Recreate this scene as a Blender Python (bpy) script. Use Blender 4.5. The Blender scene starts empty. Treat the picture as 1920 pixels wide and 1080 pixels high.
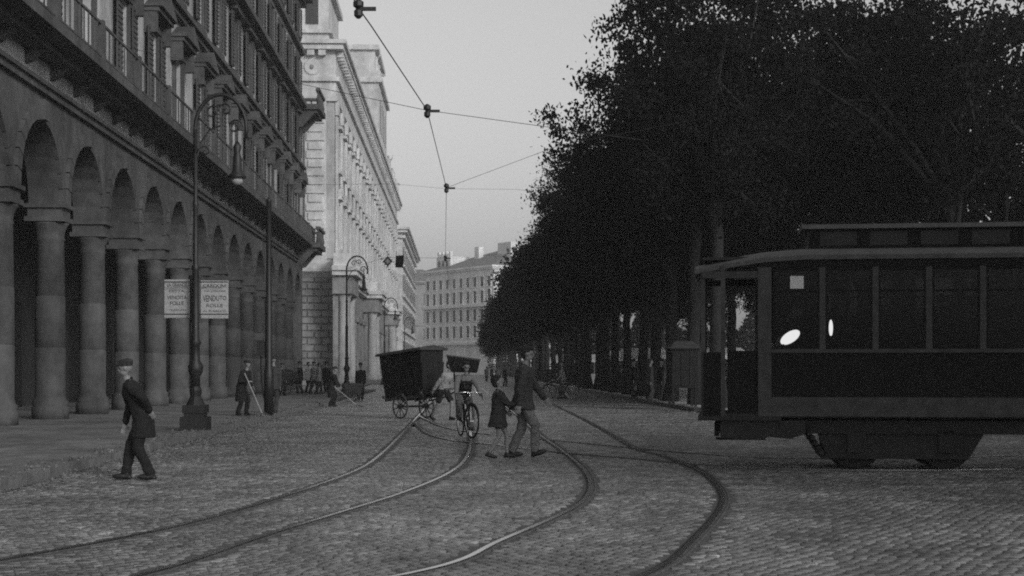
import bpy, math, random
import numpy as np
from mathutils import Vector, Matrix
random.seed(7); RNG = np.random.default_rng(11)
sc = bpy.context.scene
R = math.radians
# ------------------------------------------------------------------ camera, sky, sun, exposure
F, HZ, H = 2800.0, 692.0, 1.38          # focal length and horizon in photo pixels, eye height in metres
cam_d = bpy.data.cameras.new('camera'); cam = bpy.data.objects.new('camera', cam_d)
sc.collection.objects.link(cam); sc.camera = cam
cam.location = (0, 0, H); cam.rotation_euler = (R(90), 0, 0)
cam_d.sensor_width = 36; cam_d.lens = 36*F/1920; cam_d.shift_y = (HZ-540)/1920
cam_d.clip_start = .1; cam_d.clip_end = 4000
cam_d.dof.use_dof = True; cam_d.dof.focus_distance = 25; cam_d.dof.aperture_fstop = 5.6
SUN_EL, SUN_AZ = 22, 145                # degrees; azimuth clockwise from +Y: behind the camera, to the right
w = bpy.data.worlds.new('World'); sc.world = w; w.use_nodes = True
nt = w.node_tree; nt.nodes.clear()
sky = nt.nodes.new('ShaderNodeTexSky'); sky.sky_type = 'NISHITA'; sky.sun_disc = False
sky.sun_elevation = R(SUN_EL); sky.sun_rotation = R(SUN_AZ); sky.air_density = 2.6; sky.dust_density = 2.0; sky.ozone_density = 1
bw = nt.nodes.new('ShaderNodeRGBToBW'); bg = nt.nodes.new('ShaderNodeBackground'); wo = nt.nodes.new('ShaderNodeOutputWorld')
nt.links.new(sky.outputs[0], bw.inputs[0]); nt.links.new(bw.outputs[0], bg.inputs[0]); nt.links.new(bg.outputs[0], wo.inputs[0])
bg.inputs[1].default_value = .114
sl = bpy.data.lights.new('sun', 'SUN'); sl.energy = 1.6; sl.angle = R(14); sl.color = (1, 1, 1)
sun = bpy.data.objects.new('sun', sl); sc.collection.objects.link(sun)
_d = Vector((math.sin(R(SUN_AZ))*math.cos(R(SUN_EL)), math.cos(R(SUN_AZ))*math.cos(R(SUN_EL)), math.sin(R(SUN_EL))))
sun.rotation_euler = _d.to_track_quat('Z', 'Y').to_euler()
sc.view_settings.view_transform = 'Standard'; sc.view_settings.look = 'None'
sc.view_settings.exposure = 0.16; sc.view_settings.gamma = 1; sc.view_settings.use_curve_mapping = False
sc.render.engine = 'CYCLES'
sc.cycles.use_denoising = False
sc.cycles.max_bounces = 5; sc.cycles.diffuse_bounces = 3; sc.cycles.glossy_bounces = 2; sc.cycles.transmission_bounces = 3
sc.cycles.transparent_max_bounces = 8; sc.cycles.volume_bounces = 0
sc.cycles.pixel_filter_type = 'BLACKMAN_HARRIS'; sc.cycles.filter_width = 1.9

# ------------------------------------------------------------------ frames of reference
TH = math.atan2(100, F)                  # the street's axis leans a little to the left
UX, UY = -math.sin(TH), math.cos(TH); NX, NY = math.cos(TH), math.sin(TH)
def W(a, s, z=0): return Vector((a*NX+s*UX, a*NY+s*UY, z))
def P(px, py, Y): return Vector(((px-960)*Y/F, Y, H-(py-HZ)*Y/F))
def G(px, py, z=0):
    Y = F*(H-z)/(py-HZ); return Vector(((px-960)*Y/F, Y, z))
# ------------------------------------------------------------------ materials
def mat(name, v, rough=.8, scale=3., var=.25, bump=0., bscale=30., spec=.3, metal=0, emit=0, stain=0, coord='world', stretch=None):
    m = bpy.data.materials.new(name); m.use_nodes = True; t = m.node_tree; n = t.nodes; l = t.links
    b = n['Principled BSDF']; b.inputs['Roughness'].default_value = rough; b.inputs['Metallic'].default_value = metal
    b.inputs['Specular IOR Level'].default_value = spec
    if coord == 'world': src = n.new('ShaderNodeNewGeometry').outputs['Position']
    else: src = n.new('ShaderNodeTexCoord').outputs['Object']
    if stretch:
        mp = n.new('ShaderNodeMapping'); mp.inputs['Scale'].default_value = stretch; l.new(src, mp.inputs[0]); src = mp.outputs[0]
    nz = n.new('ShaderNodeTexNoise'); nz.inputs['Scale'].default_value = scale; nz.inputs['Detail'].default_value = 5; nz.inputs['Roughness'].default_value = .62
    l.new(src, nz.inputs['Vector'])
    mr = n.new('ShaderNodeMapRange'); mr.inputs[1].default_value = .3; mr.inputs[2].default_value = .7
    mr.inputs[3].default_value = v*(1-var); mr.inputs[4].default_value = v*(1+var)
    l.new(nz.outputs[0], mr.inputs[0]); val = mr.outputs[0]
    if stain:
        n2 = n.new('ShaderNodeTexNoise'); n2.inputs['Scale'].default_value = .35; n2.inputs['Detail'].default_value = 6; n2.inputs['Roughness'].default_value = .7
        mp2 = n.new('ShaderNodeMapping'); mp2.inputs['Scale'].default_value = (1.5, 1.5, .45); l.new(src, mp2.inputs[0]); l.new(mp2.outputs[0], n2.inputs['Vector'])
        m2 = n.new('ShaderNodeMapRange'); m2.inputs[1].default_value = .38; m2.inputs[2].default_value = .62; m2.inputs[3].default_value = 1-stain; m2.inputs[4].default_value = 1+stain*.4
        l.new(n2.outputs[0], m2.inputs[0]); mu = n.new('ShaderNodeMath'); mu.operation = 'MULTIPLY'; l.new(val, mu.inputs[0]); l.new(m2.outputs[0], mu.inputs[1]); val = mu.outputs[0]
    l.new(val, b.inputs['Base Color'])
    if bump:
        nb = n.new('ShaderNodeTexNoise'); nb.inputs['Scale'].default_value = bscale; nb.inputs['Detail'].default_value = 4
        l.new(src, nb.inputs['Vector']); bp = n.new('ShaderNodeBump'); bp.inputs['Strength'].default_value = bump; bp.inputs['Distance'].default_value = .02
        l.new(nb.outputs[0], bp.inputs['Height']); l.new(bp.outputs[0], b.inputs['Normal'])
    if emit:
        b.inputs['Emission Color'].default_value = (1, 1, 1, 1); b.inputs['Emission Strength'].default_value = emit
    return m
M = {}
def leafmat(name, v, tr=.35):
    m = bpy.data.materials.new(name); m.use_nodes = True; t = m.node_tree; n = t.nodes; l = t.links; n.clear()
    o = n.new('ShaderNodeOutputMaterial'); mx = n.new('ShaderNodeMixShader'); d = n.new('ShaderNodeBsdfDiffuse'); q = n.new('ShaderNodeBsdfTranslucent')
    g = n.new('ShaderNodeNewGeometry'); mr = n.new('ShaderNodeMapRange'); mr.inputs[3].default_value = v*.55; mr.inputs[4].default_value = v*1.5
    l.new(g.outputs['Random Per Island'], mr.inputs[0]); l.new(mr.outputs[0], d.inputs[0]); l.new(mr.outputs[0], q.inputs[0]); mx.inputs[0].default_value = tr
    l.new(d.outputs[0], mx.inputs[1]); l.new(q.outputs[0], mx.inputs[2]); l.new(mx.outputs[0], o.inputs[0]); return m
def glassmat(name, tint=.5, gl=.25):
    m = bpy.data.materials.new(name); m.use_nodes = True; t = m.node_tree; n = t.nodes; l = t.links; n.clear()
    o = n.new('ShaderNodeOutputMaterial'); mx = n.new('ShaderNodeMixShader'); a = n.new('ShaderNodeBsdfTransparent'); g = n.new('ShaderNodeBsdfGlossy')
    a.inputs[0].default_value = (tint, tint, tint, 1); g.inputs['Roughness'].default_value = .04; g.inputs[0].default_value = (.8, .8, .8, 1)
    f = n.new('ShaderNodeFresnel'); f.inputs[0].default_value = 1.45; mu = n.new('ShaderNodeMath'); mu.operation = 'MULTIPLY'; mu.inputs[1].default_value = gl*3
    l.new(f.outputs[0], mu.inputs[0]); l.new(mu.outputs[0], mx.inputs[0]); l.new(a.outputs[0], mx.inputs[1]); l.new(g.outputs[0], mx.inputs[2]); l.new(mx.outputs[0], o.inputs[0]); return m
M['plaster'] = mat('weathered plaster', .42, .9, 2.2, .18, .3, 25, stain=.35)
M['plaster_shaded'] = mat('shaded shop wall plaster', .035, .9, 2, .3, .3, 20)  # the arcade's inner shade is put into the back wall's colour
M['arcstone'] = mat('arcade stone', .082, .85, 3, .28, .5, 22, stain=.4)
M['trav'] = mat('pale travertine', .52, .8, 1.2, .18, .5, 10, stain=.28)
M['travwall'] = mat('stuccoed palace wall', .40, .85, 1.6, .15, .3, 14, stain=.3)
M['travbase'] = mat('grimy shaded travertine base', .22, .85, 2.2, .25, .6, 12, stain=.35)  # grime, plus the shade low on the palace put into the colour
M['farwall'] = mat('ochre stucco', .75, .9, .5, .12, stain=.2)
M['farwall2'] = mat('darker stucco', .3, .9, .5, .12, stain=.2)  # darker tone for the rear block
M['farpale'] = mat('pale stucco', .6, .9, .5, .1)
M['tile'] = mat('roof tiles', .16, .9, 2.5, .3, .5, 6)
M['shutter'] = mat('shutter paint', .06, .7, 8, .3)
M['farshutter'] = mat('faded shutter', .10, .8, 2, .3)
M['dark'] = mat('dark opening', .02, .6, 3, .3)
M['pane'] = mat('window glass', .03, .12, 3, .3, spec=.5)
M['iron'] = mat('black iron', .014, .5, 20, .3, .2, 60, spec=.4)
M['steel'] = mat('worn rail steel', .62, .22, 9, .2, metal=1)
M['railside'] = mat('rusty rail lip', .10, .6, 9, .4, .4, 60, metal=0)
M['groove'] = mat('rail groove dirt', .03, .85, 12, .5, .4, 60)
M['sett'] = mat('basalt sett', .165, .38, 2.2, .35, .25, 55, spec=.5, stain=.4)
M['sett2'] = mat('lighter basalt sett', .205, .36, 2.2, .35, .25, 55, spec=.5, stain=.4)
M['mortar'] = mat('mortar beside rails', .085, .8, 9, .4, .5, 50)
M['rpave'] = mat('pale sandy pavement', .46, .9, 2.5, .25, .6, 14, stain=.3)
M['joint'] = mat('sandy joint', .05, .95, 20, .4, .4, 60)
M['pave'] = mat('worn pavement', .17, .85, 3.5, .35, .9, 16, stain=.35)
M['kerb'] = mat('kerb travertine', .15, .75, 4, .3, .5, 25)
M['earth'] = mat('packed earth', .24, .95, 1.5, .3, .6, 9)
M['litter'] = mat('dry leaf litter', .13, .9, 30, .6)
M['bark'] = mat('bark', .02, .95, 14, .4, .9, 26, stretch=(1, 1, .25))
M['leaf'] = leafmat('leaves', .016); 
M['wood'] = mat('dark painted boards', .009, .85, 6, .35, .3, 30)
M['woodroof'] = mat('tarred canvas roof', .035, .8, 8, .35, .4, 30)
M['wheelwood'] = mat('wheel wood', .05, .7, 20, .3)
M['tram'] = mat('tram paint dark', .007, .55, 5, .35, .1, 20, spec=.08, coord='obj')
M['tramlight'] = mat('tram paint light', .048, .6, 5, .35, .1, 20, spec=.1, coord='obj')
M['tramroof'] = mat('tram roof canvas', .09, .7, 4, .25, .3, 20, coord='obj')
M['tramin'] = mat('tram interior', .02, .7, 5, .3, coord='obj')
M['under'] = mat('tram underframe', .015, .8, 5, .4, coord='obj')
M['glass'] = glassmat('tram glass', .35, .12)
M['card'] = mat('notice card', .45, .8, 20, .15)
M['lit'] = mat('lit lamp globe', .8, .4, 5, .02, emit=6)
M['poster'] = mat('poster paper', .34, .9, 18, .2)
M['ink'] = mat('poster ink', .035, .8, 60, .4)
M['awning'] = mat('awning canvas', .8, .9, 3, .15)
M['awning2'] = mat('grey awning canvas', .35, .9, 3, .2)
M['crate'] = mat('crate wood', .18, .85, 12, .3)
M['skin'] = mat('skin', .19, .6, 30, .12, coord='obj')
M['hair'] = mat('dark hair', .015, .7, 90, .5, .8, 120, coord='obj')
M['coat'] = mat('dark wool', .028, .95, 14, .35, .6, 60, coord='obj')
M['black'] = mat('black cloth', .012, .95, 14, .35, .5, 60, coord='obj')
M['jacket'] = mat('striped grey jacket', .042, .95, 16, .4, .6, 70, coord='obj')
M['trouser'] = mat('grey trousers', .13, .95, 12, .35, .7, 40, coord='obj')
M['dtrouser'] = mat('charcoal trousers', .04, .95, 12, .35, .7, 40, coord='obj')
M['shirt'] = mat('pale shirt', .26, .9, 12, .2, .5, 40, coord='obj')
M['gshirt'] = mat('grey shirt', .16, .9, 12, .2, .5, 40, coord='obj')
M['shoe'] = mat('black leather', .015, .45, 20, .3, coord='obj')
M['straw'] = mat('straw broom', .14, .9, 60, .5)
M['stick'] = mat('broom handle', .30, .7, 30, .2)

# ------------------------------------------------------------------ mesh helpers
class MB:
    def __init__(s): s.v = []; s.f = []
    def add(s, vs, fs):
        o = len(s.v); s.v += [tuple(p) for p in vs]; s.f += [tuple(i+o for i in f) for f in fs]; return s
    def box(s, x0, x1, y0, y1, z0, z1):
        return s.add([(x0,y0,z0),(x1,y0,z0),(x1,y1,z0),(x0,y1,z0),(x0,y0,z1),(x1,y0,z1),(x1,y1,z1),(x0,y1,z1)],
                     [(0,3,2,1),(4,5,6,7),(0,1,5,4),(1,2,6,5),(2,3,7,6),(3,0,4,7)])
    def hexa(s, b, t):   # 4 bottom points, 4 top points
        return s.add(list(b)+list(t), [(0,3,2,1),(4,5,6,7),(0,1,5,4),(1,2,6,5),(2,3,7,6),(3,0,4,7)])
    def cyl(s, p0, p1, r0, r1=None, n=8, caps=True):
        r1 = r0 if r1 is None else r1; p0 = Vector(p0); p1 = Vector(p1); d = (p1-p0)
        if d.length < 1e-6: return s
        d.normalize(); u = d.orthogonal().normalized(); w_ = d.cross(u); vs = []
        for p, r in ((p0, r0), (p1, r1)):
            for i in range(n): a = 2*math.pi*i/n; vs.append(p+(u*math.cos(a)+w_*math.sin(a))*r)
        fs = [(i, (i+1) % n, n+(i+1) % n, n+i) for i in range(n)]
        if caps: fs += [tuple(range(n-1, -1, -1)), tuple(range(n, 2*n))]
        return s.add(vs, fs)
    def lathe(s, c, prof, n=12):
        c = Vector(c); vs = []; fs = []; m = len(prof)
        for r, z in prof:
            for i in range(n): a = 2*math.pi*i/n; vs.append(c+Vector((r*math.cos(a), r*math.sin(a), z)))
        for j in range(m-1):
            for i in range(n): fs.append((j*n+i, j*n+(i+1) % n, (j+1)*n+(i+1) % n, (j+1)*n+i))
        fs += [tuple(range(n-1, -1, -1)), tuple(range((m-1)*n, m*n))]
        return s.add(vs, fs)
    def tube(s, pts, r, n=6):
        pts = [Vector(p) for p in pts]; rs = r if isinstance(r, (list, tuple)) else [r]*len(pts); m = len(pts); vs = []; u = None
        for i, p in enumerate(pts):
            d = (pts[min(i+1, m-1)]-pts[max(i-1, 0)]).normalized()
            if u is None: u = d.orthogonal().normalized()
            else:
                u = u-d*u.dot(d); u = u.normalized() if u.length > 1e-6 else d.orthogonal().normalized()
            w_ = d.cross(u)
            for k in range(n): a = 2*math.pi*k/n; vs.append(p+(u*math.cos(a)+w_*math.sin(a))*rs[i])
        fs = [(j*n+k, j*n+(k+1) % n, (j+1)*n+(k+1) % n, (j+1)*n+k) for j in range(m-1) for k in range(n)]
        fs += [tuple(range(n-1, -1, -1)), tuple(range((m-1)*n, m*n))]
        return s.add(vs, fs)
    def ell(s, c, r, n=10, m=6, rot=None):
        c = Vector(c); vs = []; rot = rot or Matrix.Identity(3)
        for j in range(1, m):
            ph = math.pi*j/m
            for i in range(n): a = 2*math.pi*i/n; vs.append(c+rot@Vector((r[0]*math.sin(ph)*math.cos(a), r[1]*math.sin(ph)*math.sin(a), r[2]*math.cos(ph))))
        vs += [c+rot@Vector((0, 0, r[2])), c+rot@Vector((0, 0, -r[2]))]; T = len(vs)-2
        fs = [(j*n+i, (j+1)*n+i, (j+1)*n+(i+1) % n, j*n+(i+1) % n) for j in range(m-2) for i in range(n)]
        fs += [(T, i, (i+1) % n) for i in range(n)]+[(T+1, (m-2)*n+(i+1) % n, (m-2)*n+i) for i in range(n)]
        return s.add(vs, fs)
    def rings(s, rr):    # rr: list of rings (equal-length lists of points)
        n = len(rr[0]); vs = [p for r in rr for p in r]
        fs = [(j*n+k, j*n+(k+1) % n, (j+1)*n+(k+1) % n, (j+1)*n+k) for j in range(len(rr)-1) for k in range(n)]
        fs += [tuple(range(n-1, -1, -1)), tuple(range((len(rr)-1)*n, len(rr)*n))]
        return s.add(vs, fs)
    def prism(s, poly, h0, h1, ax='y'):   # poly in the plane across ax
        def q(p, h): return {'x': (h, p[0], p[1]), 'y': (p[0], h, p[1]), 'z': (p[0], p[1], h)}[ax]
        n = len(poly); fs = [(i, (i+1) % n, n+(i+1) % n, n+i) for i in range(n)]+[tuple(range(n-1, -1, -1)), tuple(range(n, 2*n))]
        return s.add([q(p, h0) for p in poly]+[q(p, h1) for p in poly], fs)
    def mesh(s, name, m=None, smooth=False):
        me = bpy.data.meshes.new(name); me.from_pydata(s.v, [], s.f); 
        if m is not None: me.materials.append(m)
        if smooth: me.shade_smooth()
        me.update(); return me
    def build(s, name, m, parent=None, smooth=False, loc=None, label=None, kind=None):
        return put(s.mesh(name, m, smooth), name, parent, loc, label=label, kind=kind)
def recalc(me):
    import bmesh
    b = bmesh.new(); b.from_mesh(me); bmesh.ops.recalc_face_normals(b, faces=b.faces); b.to_mesh(me); b.free()
def put(me, name, parent=None, loc=None, rot=None, label=None, cat=None, group=None, kind=None):
    o = bpy.data.objects.new(name, me); sc.collection.objects.link(o)
    if parent: o.parent = parent
    if loc is not None: o.location = loc
    if rot is not None: o.rotation_euler = rot
    tag(o, label, cat, group, kind); return o
def tag(o, label=None, cat=None, group=None, kind=None):
    if label: o['label'] = label
    if cat: o['category'] = cat
    if group: o['group'] = group
    if kind: o['kind'] = kind
    return o
def thing(name, label, cat, loc=(0, 0, 0), rz=0., group=None, kind=None):
    o = bpy.data.objects.new(name, None); sc.collection.objects.link(o); o.empty_display_size = .2
    o.location = loc; o.rotation_euler = (0, 0, rz); return tag(o, label, cat, group, kind)
def sthing(name, label, cat, a=0, s=0, z=0, rz=0., group=None, kind=None):
    return thing(name, label, cat, W(a, s, z), TH+rz, group, kind)
def copy_tree(o, parent=None):
    c = o.copy(); sc.collection.objects.link(c); c.parent = parent
    for ch in list(o.children): copy_tree(ch, c)
    return c
def npmesh(name, V, Q, m, smooth=False):
    me = bpy.data.meshes.new(name); k = Q.shape[1]
    me.vertices.add(len(V)); me.vertices.foreach_set('co', V.astype(np.float32).ravel())
    me.loops.add(Q.size); me.loops.foreach_set('vertex_index', Q.astype(np.int32).ravel())
    me.polygons.add(len(Q)); me.polygons.foreach_set('loop_start', np.arange(0, Q.size, k, dtype=np.int32))
    me.materials.append(m); me.update(calc_edges=True)
    if smooth: me.shade_smooth()
    return me

# ================================================================== GROUND, ROAD, PAVEMENTS
KL, KR = -5.15, 7.6
def stripmesh(name, pts, m, z):   # flat polygon in street coordinates
    me = bpy.data.meshes.new(name); me.from_pydata([tuple(W(a, s, z)) for a, s in pts], [], [tuple(range(len(pts)))]); me.materials.append(m); return me
def roadmat():
    m = mat('distant setts', .21, .38, 2.2, .3, 0, 0, spec=.45, stain=.25); t = m.node_tree; n = t.nodes; l = t.links
    g = n.new('ShaderNodeNewGeometry'); v = n.new('ShaderNodeTexVoronoi'); v.inputs['Scale'].default_value = 7.5; v.feature = 'DISTANCE_TO_EDGE'
    l.new(g.outputs['Position'], v.inputs['Vector']); mr = n.new('ShaderNodeMapRange'); mr.inputs[2].default_value = .12
    l.new(v.outputs[0], mr.inputs[0]); b = n.new('ShaderNodeBump'); b.inputs['Strength'].default_value = .8; b.inputs['Distance'].default_value = .02
    l.new(mr.outputs[0], b.inputs['Height']); l.new(b.outputs[0], n['Principled BSDF'].inputs['Normal']); return m
M['farsett'] = roadmat()
gm = MB(); gm.add([(-1500, -300, -.06), (1500, -300, -.06), (1500, 3000, -.06), (-1500, 3000, -.06)], [(0, 1, 2, 3)])
gm.build('ground', M['earth'], kind='structure')
SPLIT = 60.0
road = put(stripmesh('road', [(-5.2, -12), (70, -12), (70, 46), (7.65, 46), (7.65, 600), (-60, 600), (-60, 129), (-9.9, 129), (-9.9, 94.2), (-5.2, 94.2)], M['joint'], -.022), 'road', kind='structure')
put(stripmesh('distant_surface', [(-5.2, SPLIT), (7.65, SPLIT), (7.65, 600), (-5.2, 600)], M['farsett'], 0), 'distant_surface', road, kind='structure')
put(stripmesh('near_surface', [(-5.2, -12), (70, -12), (70, 9.0), (-5.2, 9.0)], M['farsett'], 0), 'near_surface', road, kind='structure')
put(stripmesh('side_surface', [(-60, 94.3), (-5.21, 94.3), (-5.21, 600), (-60, 600)], M['farsett'], .002), 'side_surface', road, kind='structure')

# rails traced on the ground ------------------------------------------------
def smoothpts(pix, ext0=None, ext1=None, step=.11):
    p = [G(x, y) for x, y in pix]; p = ([ext0] if ext0 else [])+p+([ext1] if ext1 else [])
    out = []
    for i in range(len(p)-1):
        a = p[max(i-1, 0)]; b = p[i]; c = p[i+1]; d = p[min(i+2, len(p)-1)]; n = max(2, int((c-b).length/step))
        for k in range(n):
            t = k/n; out.append(.5*((2*b)+(c-a)*t+(2*a-5*b+4*c-d)*t*t+(3*b-a-3*c+d)*t**3))
    out.append(p[-1])
    for _ in range(12): out = [out[0]]+[(out[i-1]+out[i]*2+out[i+1])/4 for i in range(1, len(out)-1)]+[out[-1]]
    return out
RAILS = [
 ('curve1', [(250, 1004), (400, 969), (500, 940), (600, 908), (680, 876), (722, 845), (755, 812), (775, 790), (800, 762), (822, 735), (838, 715)], Vector((-3.95, 10.1, 0)), Vector((-5, 90, 0))),
 ('curve1', [(320, 1063), (500, 1003), (650, 957), (760, 922), (840, 888), (872, 862), (882, 835), (882, 805), (876, 775), (868, 745), (863, 720)], Vector((-2.95, 8.7, 0)), Vector((-3.6, 90, 0))),
 ('curve2', [(825, 1063), (930, 1017), (1040, 970), (1090, 942), (1108, 912), (1095, 880), (1055, 845), (1010, 813), (965, 775), (925, 745), (890, 718)], Vector((-1.7, 8.6, 0)), Vector((-2.2, 90, 0))),
 ('curve2', [(1240, 1063), (1292, 1020), (1338, 972), (1357, 935), (1340, 903), (1300, 876), (1235, 852), (1190, 840), (1120, 800), (1050, 765), (980, 735), (915, 712)], Vector((.2, 8.4, 0)), Vector((-.8, 95, 0))),
 ('cross', [(778, 792), (800, 812), (850, 826), (910, 832), (1000, 843), (1100, 853), (1200, 861), (1320, 872), (1500, 880), (1700, 882), (1900, 880)], None, None),
 ('cross', [(786, 780), (830, 800), (900, 812), (1000, 822), (1120, 834), (1240, 845), (1380, 856), (1560, 860), (1750, 858), (1920, 854)], None, None)]
rail_polys = []
def ribbon(pts, o0, o1, z0, z1, name, m, parent, top=True):
    vs = []; fs = []
    for i, p in enumerate(pts):
        d = (pts[min(i+1, len(pts)-1)]-pts[max(i-1, 0)]); d.z = 0; d.normalize(); nn = Vector((d.y, -d.x, 0))
        for o, z in ((o0, z0), (o0, z1), (o1, z1), (o1, z0)): q = p+nn*o; vs.append((q.x, q.y, z))
    for i in range(len(pts)-1):
        b = i*4; fs += [(b+1, b+2, b+6, b+5), (b, b+1, b+5, b+4), (b+2, b+3, b+7, b+6)]
    b = MB().add(vs, fs); return b.build(name, m, parent)
tracks = {}
for kk, pix, e0, e1 in RAILS:
    if kk not in tracks:
        tracks[kk] = thing('tram_track', {'curve1': 'curved pair of tram rails sweeping to the lower left past the cart', 'curve2': 'curved pair of tram rails bulging to the right behind the walking man',
            'cross': 'pair of tram rails running across the street to the tram'}[kk], None, kind='structure')
    pts = smoothpts(pix, e0, e1); rail_polys.append(pts); t = tracks[kk]; zz = .004 if kk == 'cross' else 0
    rl = ribbon(pts, -.03, .02, -.02, .004+zz, 'rail', M['steel'], t)
    ribbon(pts, .02, .05, -.02, -.012, 'groove', M['groove'], rl)
    ribbon(pts, .05, .064, -.02, .001+zz, 'guard_lip', M['railside'], rl)
    ribbon(pts, -.055, -.03, -.02, -.006, 'bedding', M['groove'], rl); ribbon(pts, -.15, .16, -.021, -.0085, 'mortar_bed', M['mortar'], rl)
rp = np.array([(p.x, p.y) for r_ in rail_polys for p in r_])

# setts ---------------------------------------------------------------------
for k_ in ('sett', 'sett2'):
    t_ = M[k_].node_tree; b_ = t_.nodes['Principled BSDF']; src_ = b_.inputs['Base Color'].links[0].from_socket
    g_ = t_.nodes.new('ShaderNodeNewGeometry'); o_ = t_.nodes.new('ShaderNodeMapRange'); o_.inputs[3].default_value = .72; o_.inputs[4].default_value = 1.25
    m_ = t_.nodes.new('ShaderNodeMath'); m_.operation = 'MULTIPLY'; t_.links.new(g_.outputs['Random Per Island'], o_.inputs[0]); t_.links.new(src_, m_.inputs[0]); t_.links.new(o_.outputs[0], m_.inputs[1]); t_.links.new(m_.outputs[0], b_.inputs['Base Color'])
def make_setts():
    ps = .108; rows = []
    y = 8.6; j = 0; P_ = []; A_ = []
    while y < SPLIT+.1:
        hw = min(.37*y+1.2, 60); n = int(2*hw/ps); i = np.arange(-n//2, n//2)
        x = i*ps+(j % 2)*ps/2+RNG.normal(0, .011, len(i))
        # wavy courses, as laid by hand round the rails
        yy = y+.16*np.sin(x*1.1+.5*np.sin(y*.7))+.05*np.sin(x*2.7+y)+.14*x*np.sin(y*.35)*.25+RNG.normal(0, .006, len(i))
        P_.append(np.stack([x, yy], 1)); y += ps*.98; j += 1
    p = np.concatenate(P_)
    s_ = p[:, 0]*UX+p[:, 1]*UY; a_ = p[:, 0]*NX+p[:, 1]*NY
    p = p[(a_ > KL+.06) & (s_ < SPLIT) & ((a_ < 7.55) | (s_ < 44.4)) & (s_ > 9.0) & (abs(p[:, 0]) < .362*p[:, 1]+.8)]
    # keep clear of rails
    keep = np.ones(len(p), bool); cell = {}
    for q in rp: cell.setdefault((int(q[0]//.5), int(q[1]//.5)), []).append(q)
    for k in range(len(p)):
        cx, cy = int(p[k, 0]//.5), int(p[k, 1]//.5)
        for dx in (-1, 0, 1):
            for dy in (-1, 0, 1):
                for q in cell.get((cx+dx, cy+dy), ()):
                    if abs(q[0]-p[k, 0]) < .13 and (q[0]-p[k, 0])**2+(q[1]-p[k, 1])**2 < .0150: keep[k] = False
    p = p[keep]; n = len(p)
    # order: nearest first
    order = np.argsort(p[:, 1]+abs(p[:, 0])*.02); p = p[order]
    vis = np.array([abs(q[0]) < .335*q[1] and q[1] > 9.9 for q in p]); idx = np.where(vis)[0][:300]
    own = np.zeros(n, bool); own[idx] = True
    def verts(pp, hs, ang, hz, tx, ty):
        k = len(pp); c = np.cos(ang); s = np.sin(ang); V = np.zeros((k, 8, 3)); sg = [(-1, -1), (1, -1), (1, 1), (-1, 1)]
        for q, (u, v) in enumerate(sg):
            for lvl, (fac, z) in enumerate(((1.0, -.022), (.88, 0.0))):
                lx = u*hs[:, 0]*fac; ly = v*hs[:, 1]*fac
                V[:, lvl*4+q, 0] = pp[:, 0]+lx*c-ly*s; V[:, lvl*4+q, 1] = pp[:, 1]+lx*s+ly*c
                V[:, lvl*4+q, 2] = z if lvl == 0 else hz+lx*tx+ly*ty
        return V
    FQ = np.array([(4, 5, 6, 7), (0, 1, 5, 4), (1, 2, 6, 5), (2, 3, 7, 6), (3, 0, 4, 7)])
    def rnd(k): return (np.stack([RNG.uniform(.044, .0525, k), RNG.uniform(.044, .0515, k)], 1), RNG.normal(0, .08, k), RNG.normal(0, .0022, k), RNG.normal(0, .03, k), RNG.normal(0, .03, k))
    rest = p[~own]; sel = RNG.random(len(rest)) < .4
    for nm, q, m in (('setts', rest[~sel], M['sett']), ('setts', rest[sel], M['sett2'])):
        V = verts(q, *rnd(len(q))).reshape(-1, 3); Q = (FQ[None]+np.arange(len(q))[:, None, None]*8).reshape(-1, 4)
        put(npmesh(nm, V, Q, m), nm, road, kind='stuff')
    protos = []
    for k in range(14):
        V = verts(np.zeros((1, 2)), *rnd(1)).reshape(-1, 3); protos.append(npmesh('sett', V, FQ, M['sett2'] if k % 5 < 2 else M['sett']))
    for q in p[own]: put(random.choice(protos), 'sett', road, (q[0], q[1], 0))
make_setts()

# pavements -----------------------------------------------------------------
def pavement(name, poly, kerbline, out, label, pm='pave'):
    b = MB(); n = len(poly); top = [tuple(W(a, s, .12)) for a, s in poly]; bot = [tuple(W(a, s, -.05)) for a, s in poly]
    b.add(bot+top, [tuple(range(n, 2*n))]+[(i, (i+1) % n, n+(i+1) % n, n+i) for i in range(n)]); o = b.build(name, M[pm], kind='structure')
    o['label'] = label
    me = MB().box(0, .3, .006, .988, -.02, .128).mesh('kerb_stone', M['kerb'])
    for (a0, s0), (a1, s1) in kerbline:
        L = math.hypot(a1-a0, s1-s0); k = max(1, int(L)); 
        for i in range(k):
            t = i/k; w0 = W(a0+(a1-a0)*t, s0+(s1-s0)*t, random.uniform(-.008, .008))
            d = W(a1, s1)-W(a0, s0); rz = math.atan2(d.y, d.x)-math.pi/2
            put(me, 'kerb_stone', o, w0, (0, 0, rz+random.uniform(-.006, .006)))
    return o
pavement('left_pavement', [(-5.32, -10), (-5.32, 94), (-10, 94), (-16, 94), (-16, -10)], [((-5.45, 15), (-5.45, 93))], 1, 'worn dusty pavement in front of the dark arcade')
cr = [(7.9+3*(1-math.cos(t)), 47.5-3*math.sin(t)) for t in [math.pi/2*i/6 for i in range(7)]]
pavement('right_pavement', [(7.9, 600)]+[(7.9, 47.5)]+cr[1:]+[(70, 44.5), (70, 600)], [((7.6, 140), (7.6, 47.5))][:0]+[((7.6, 48), (7.6, 130))]+[(cr[i], cr[i+1]) for i in range(0)], 1, 'pale pavement under the trees on the right', 'rpave')
pavement('palazzo_pavement', [(-5.6, 131), (-5.6, 360), (-10.6, 360), (-10.6, 131)], [((-5.8, 132), (-5.8, 160))], 1, 'narrow pavement at the foot of the pale palace')

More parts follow.
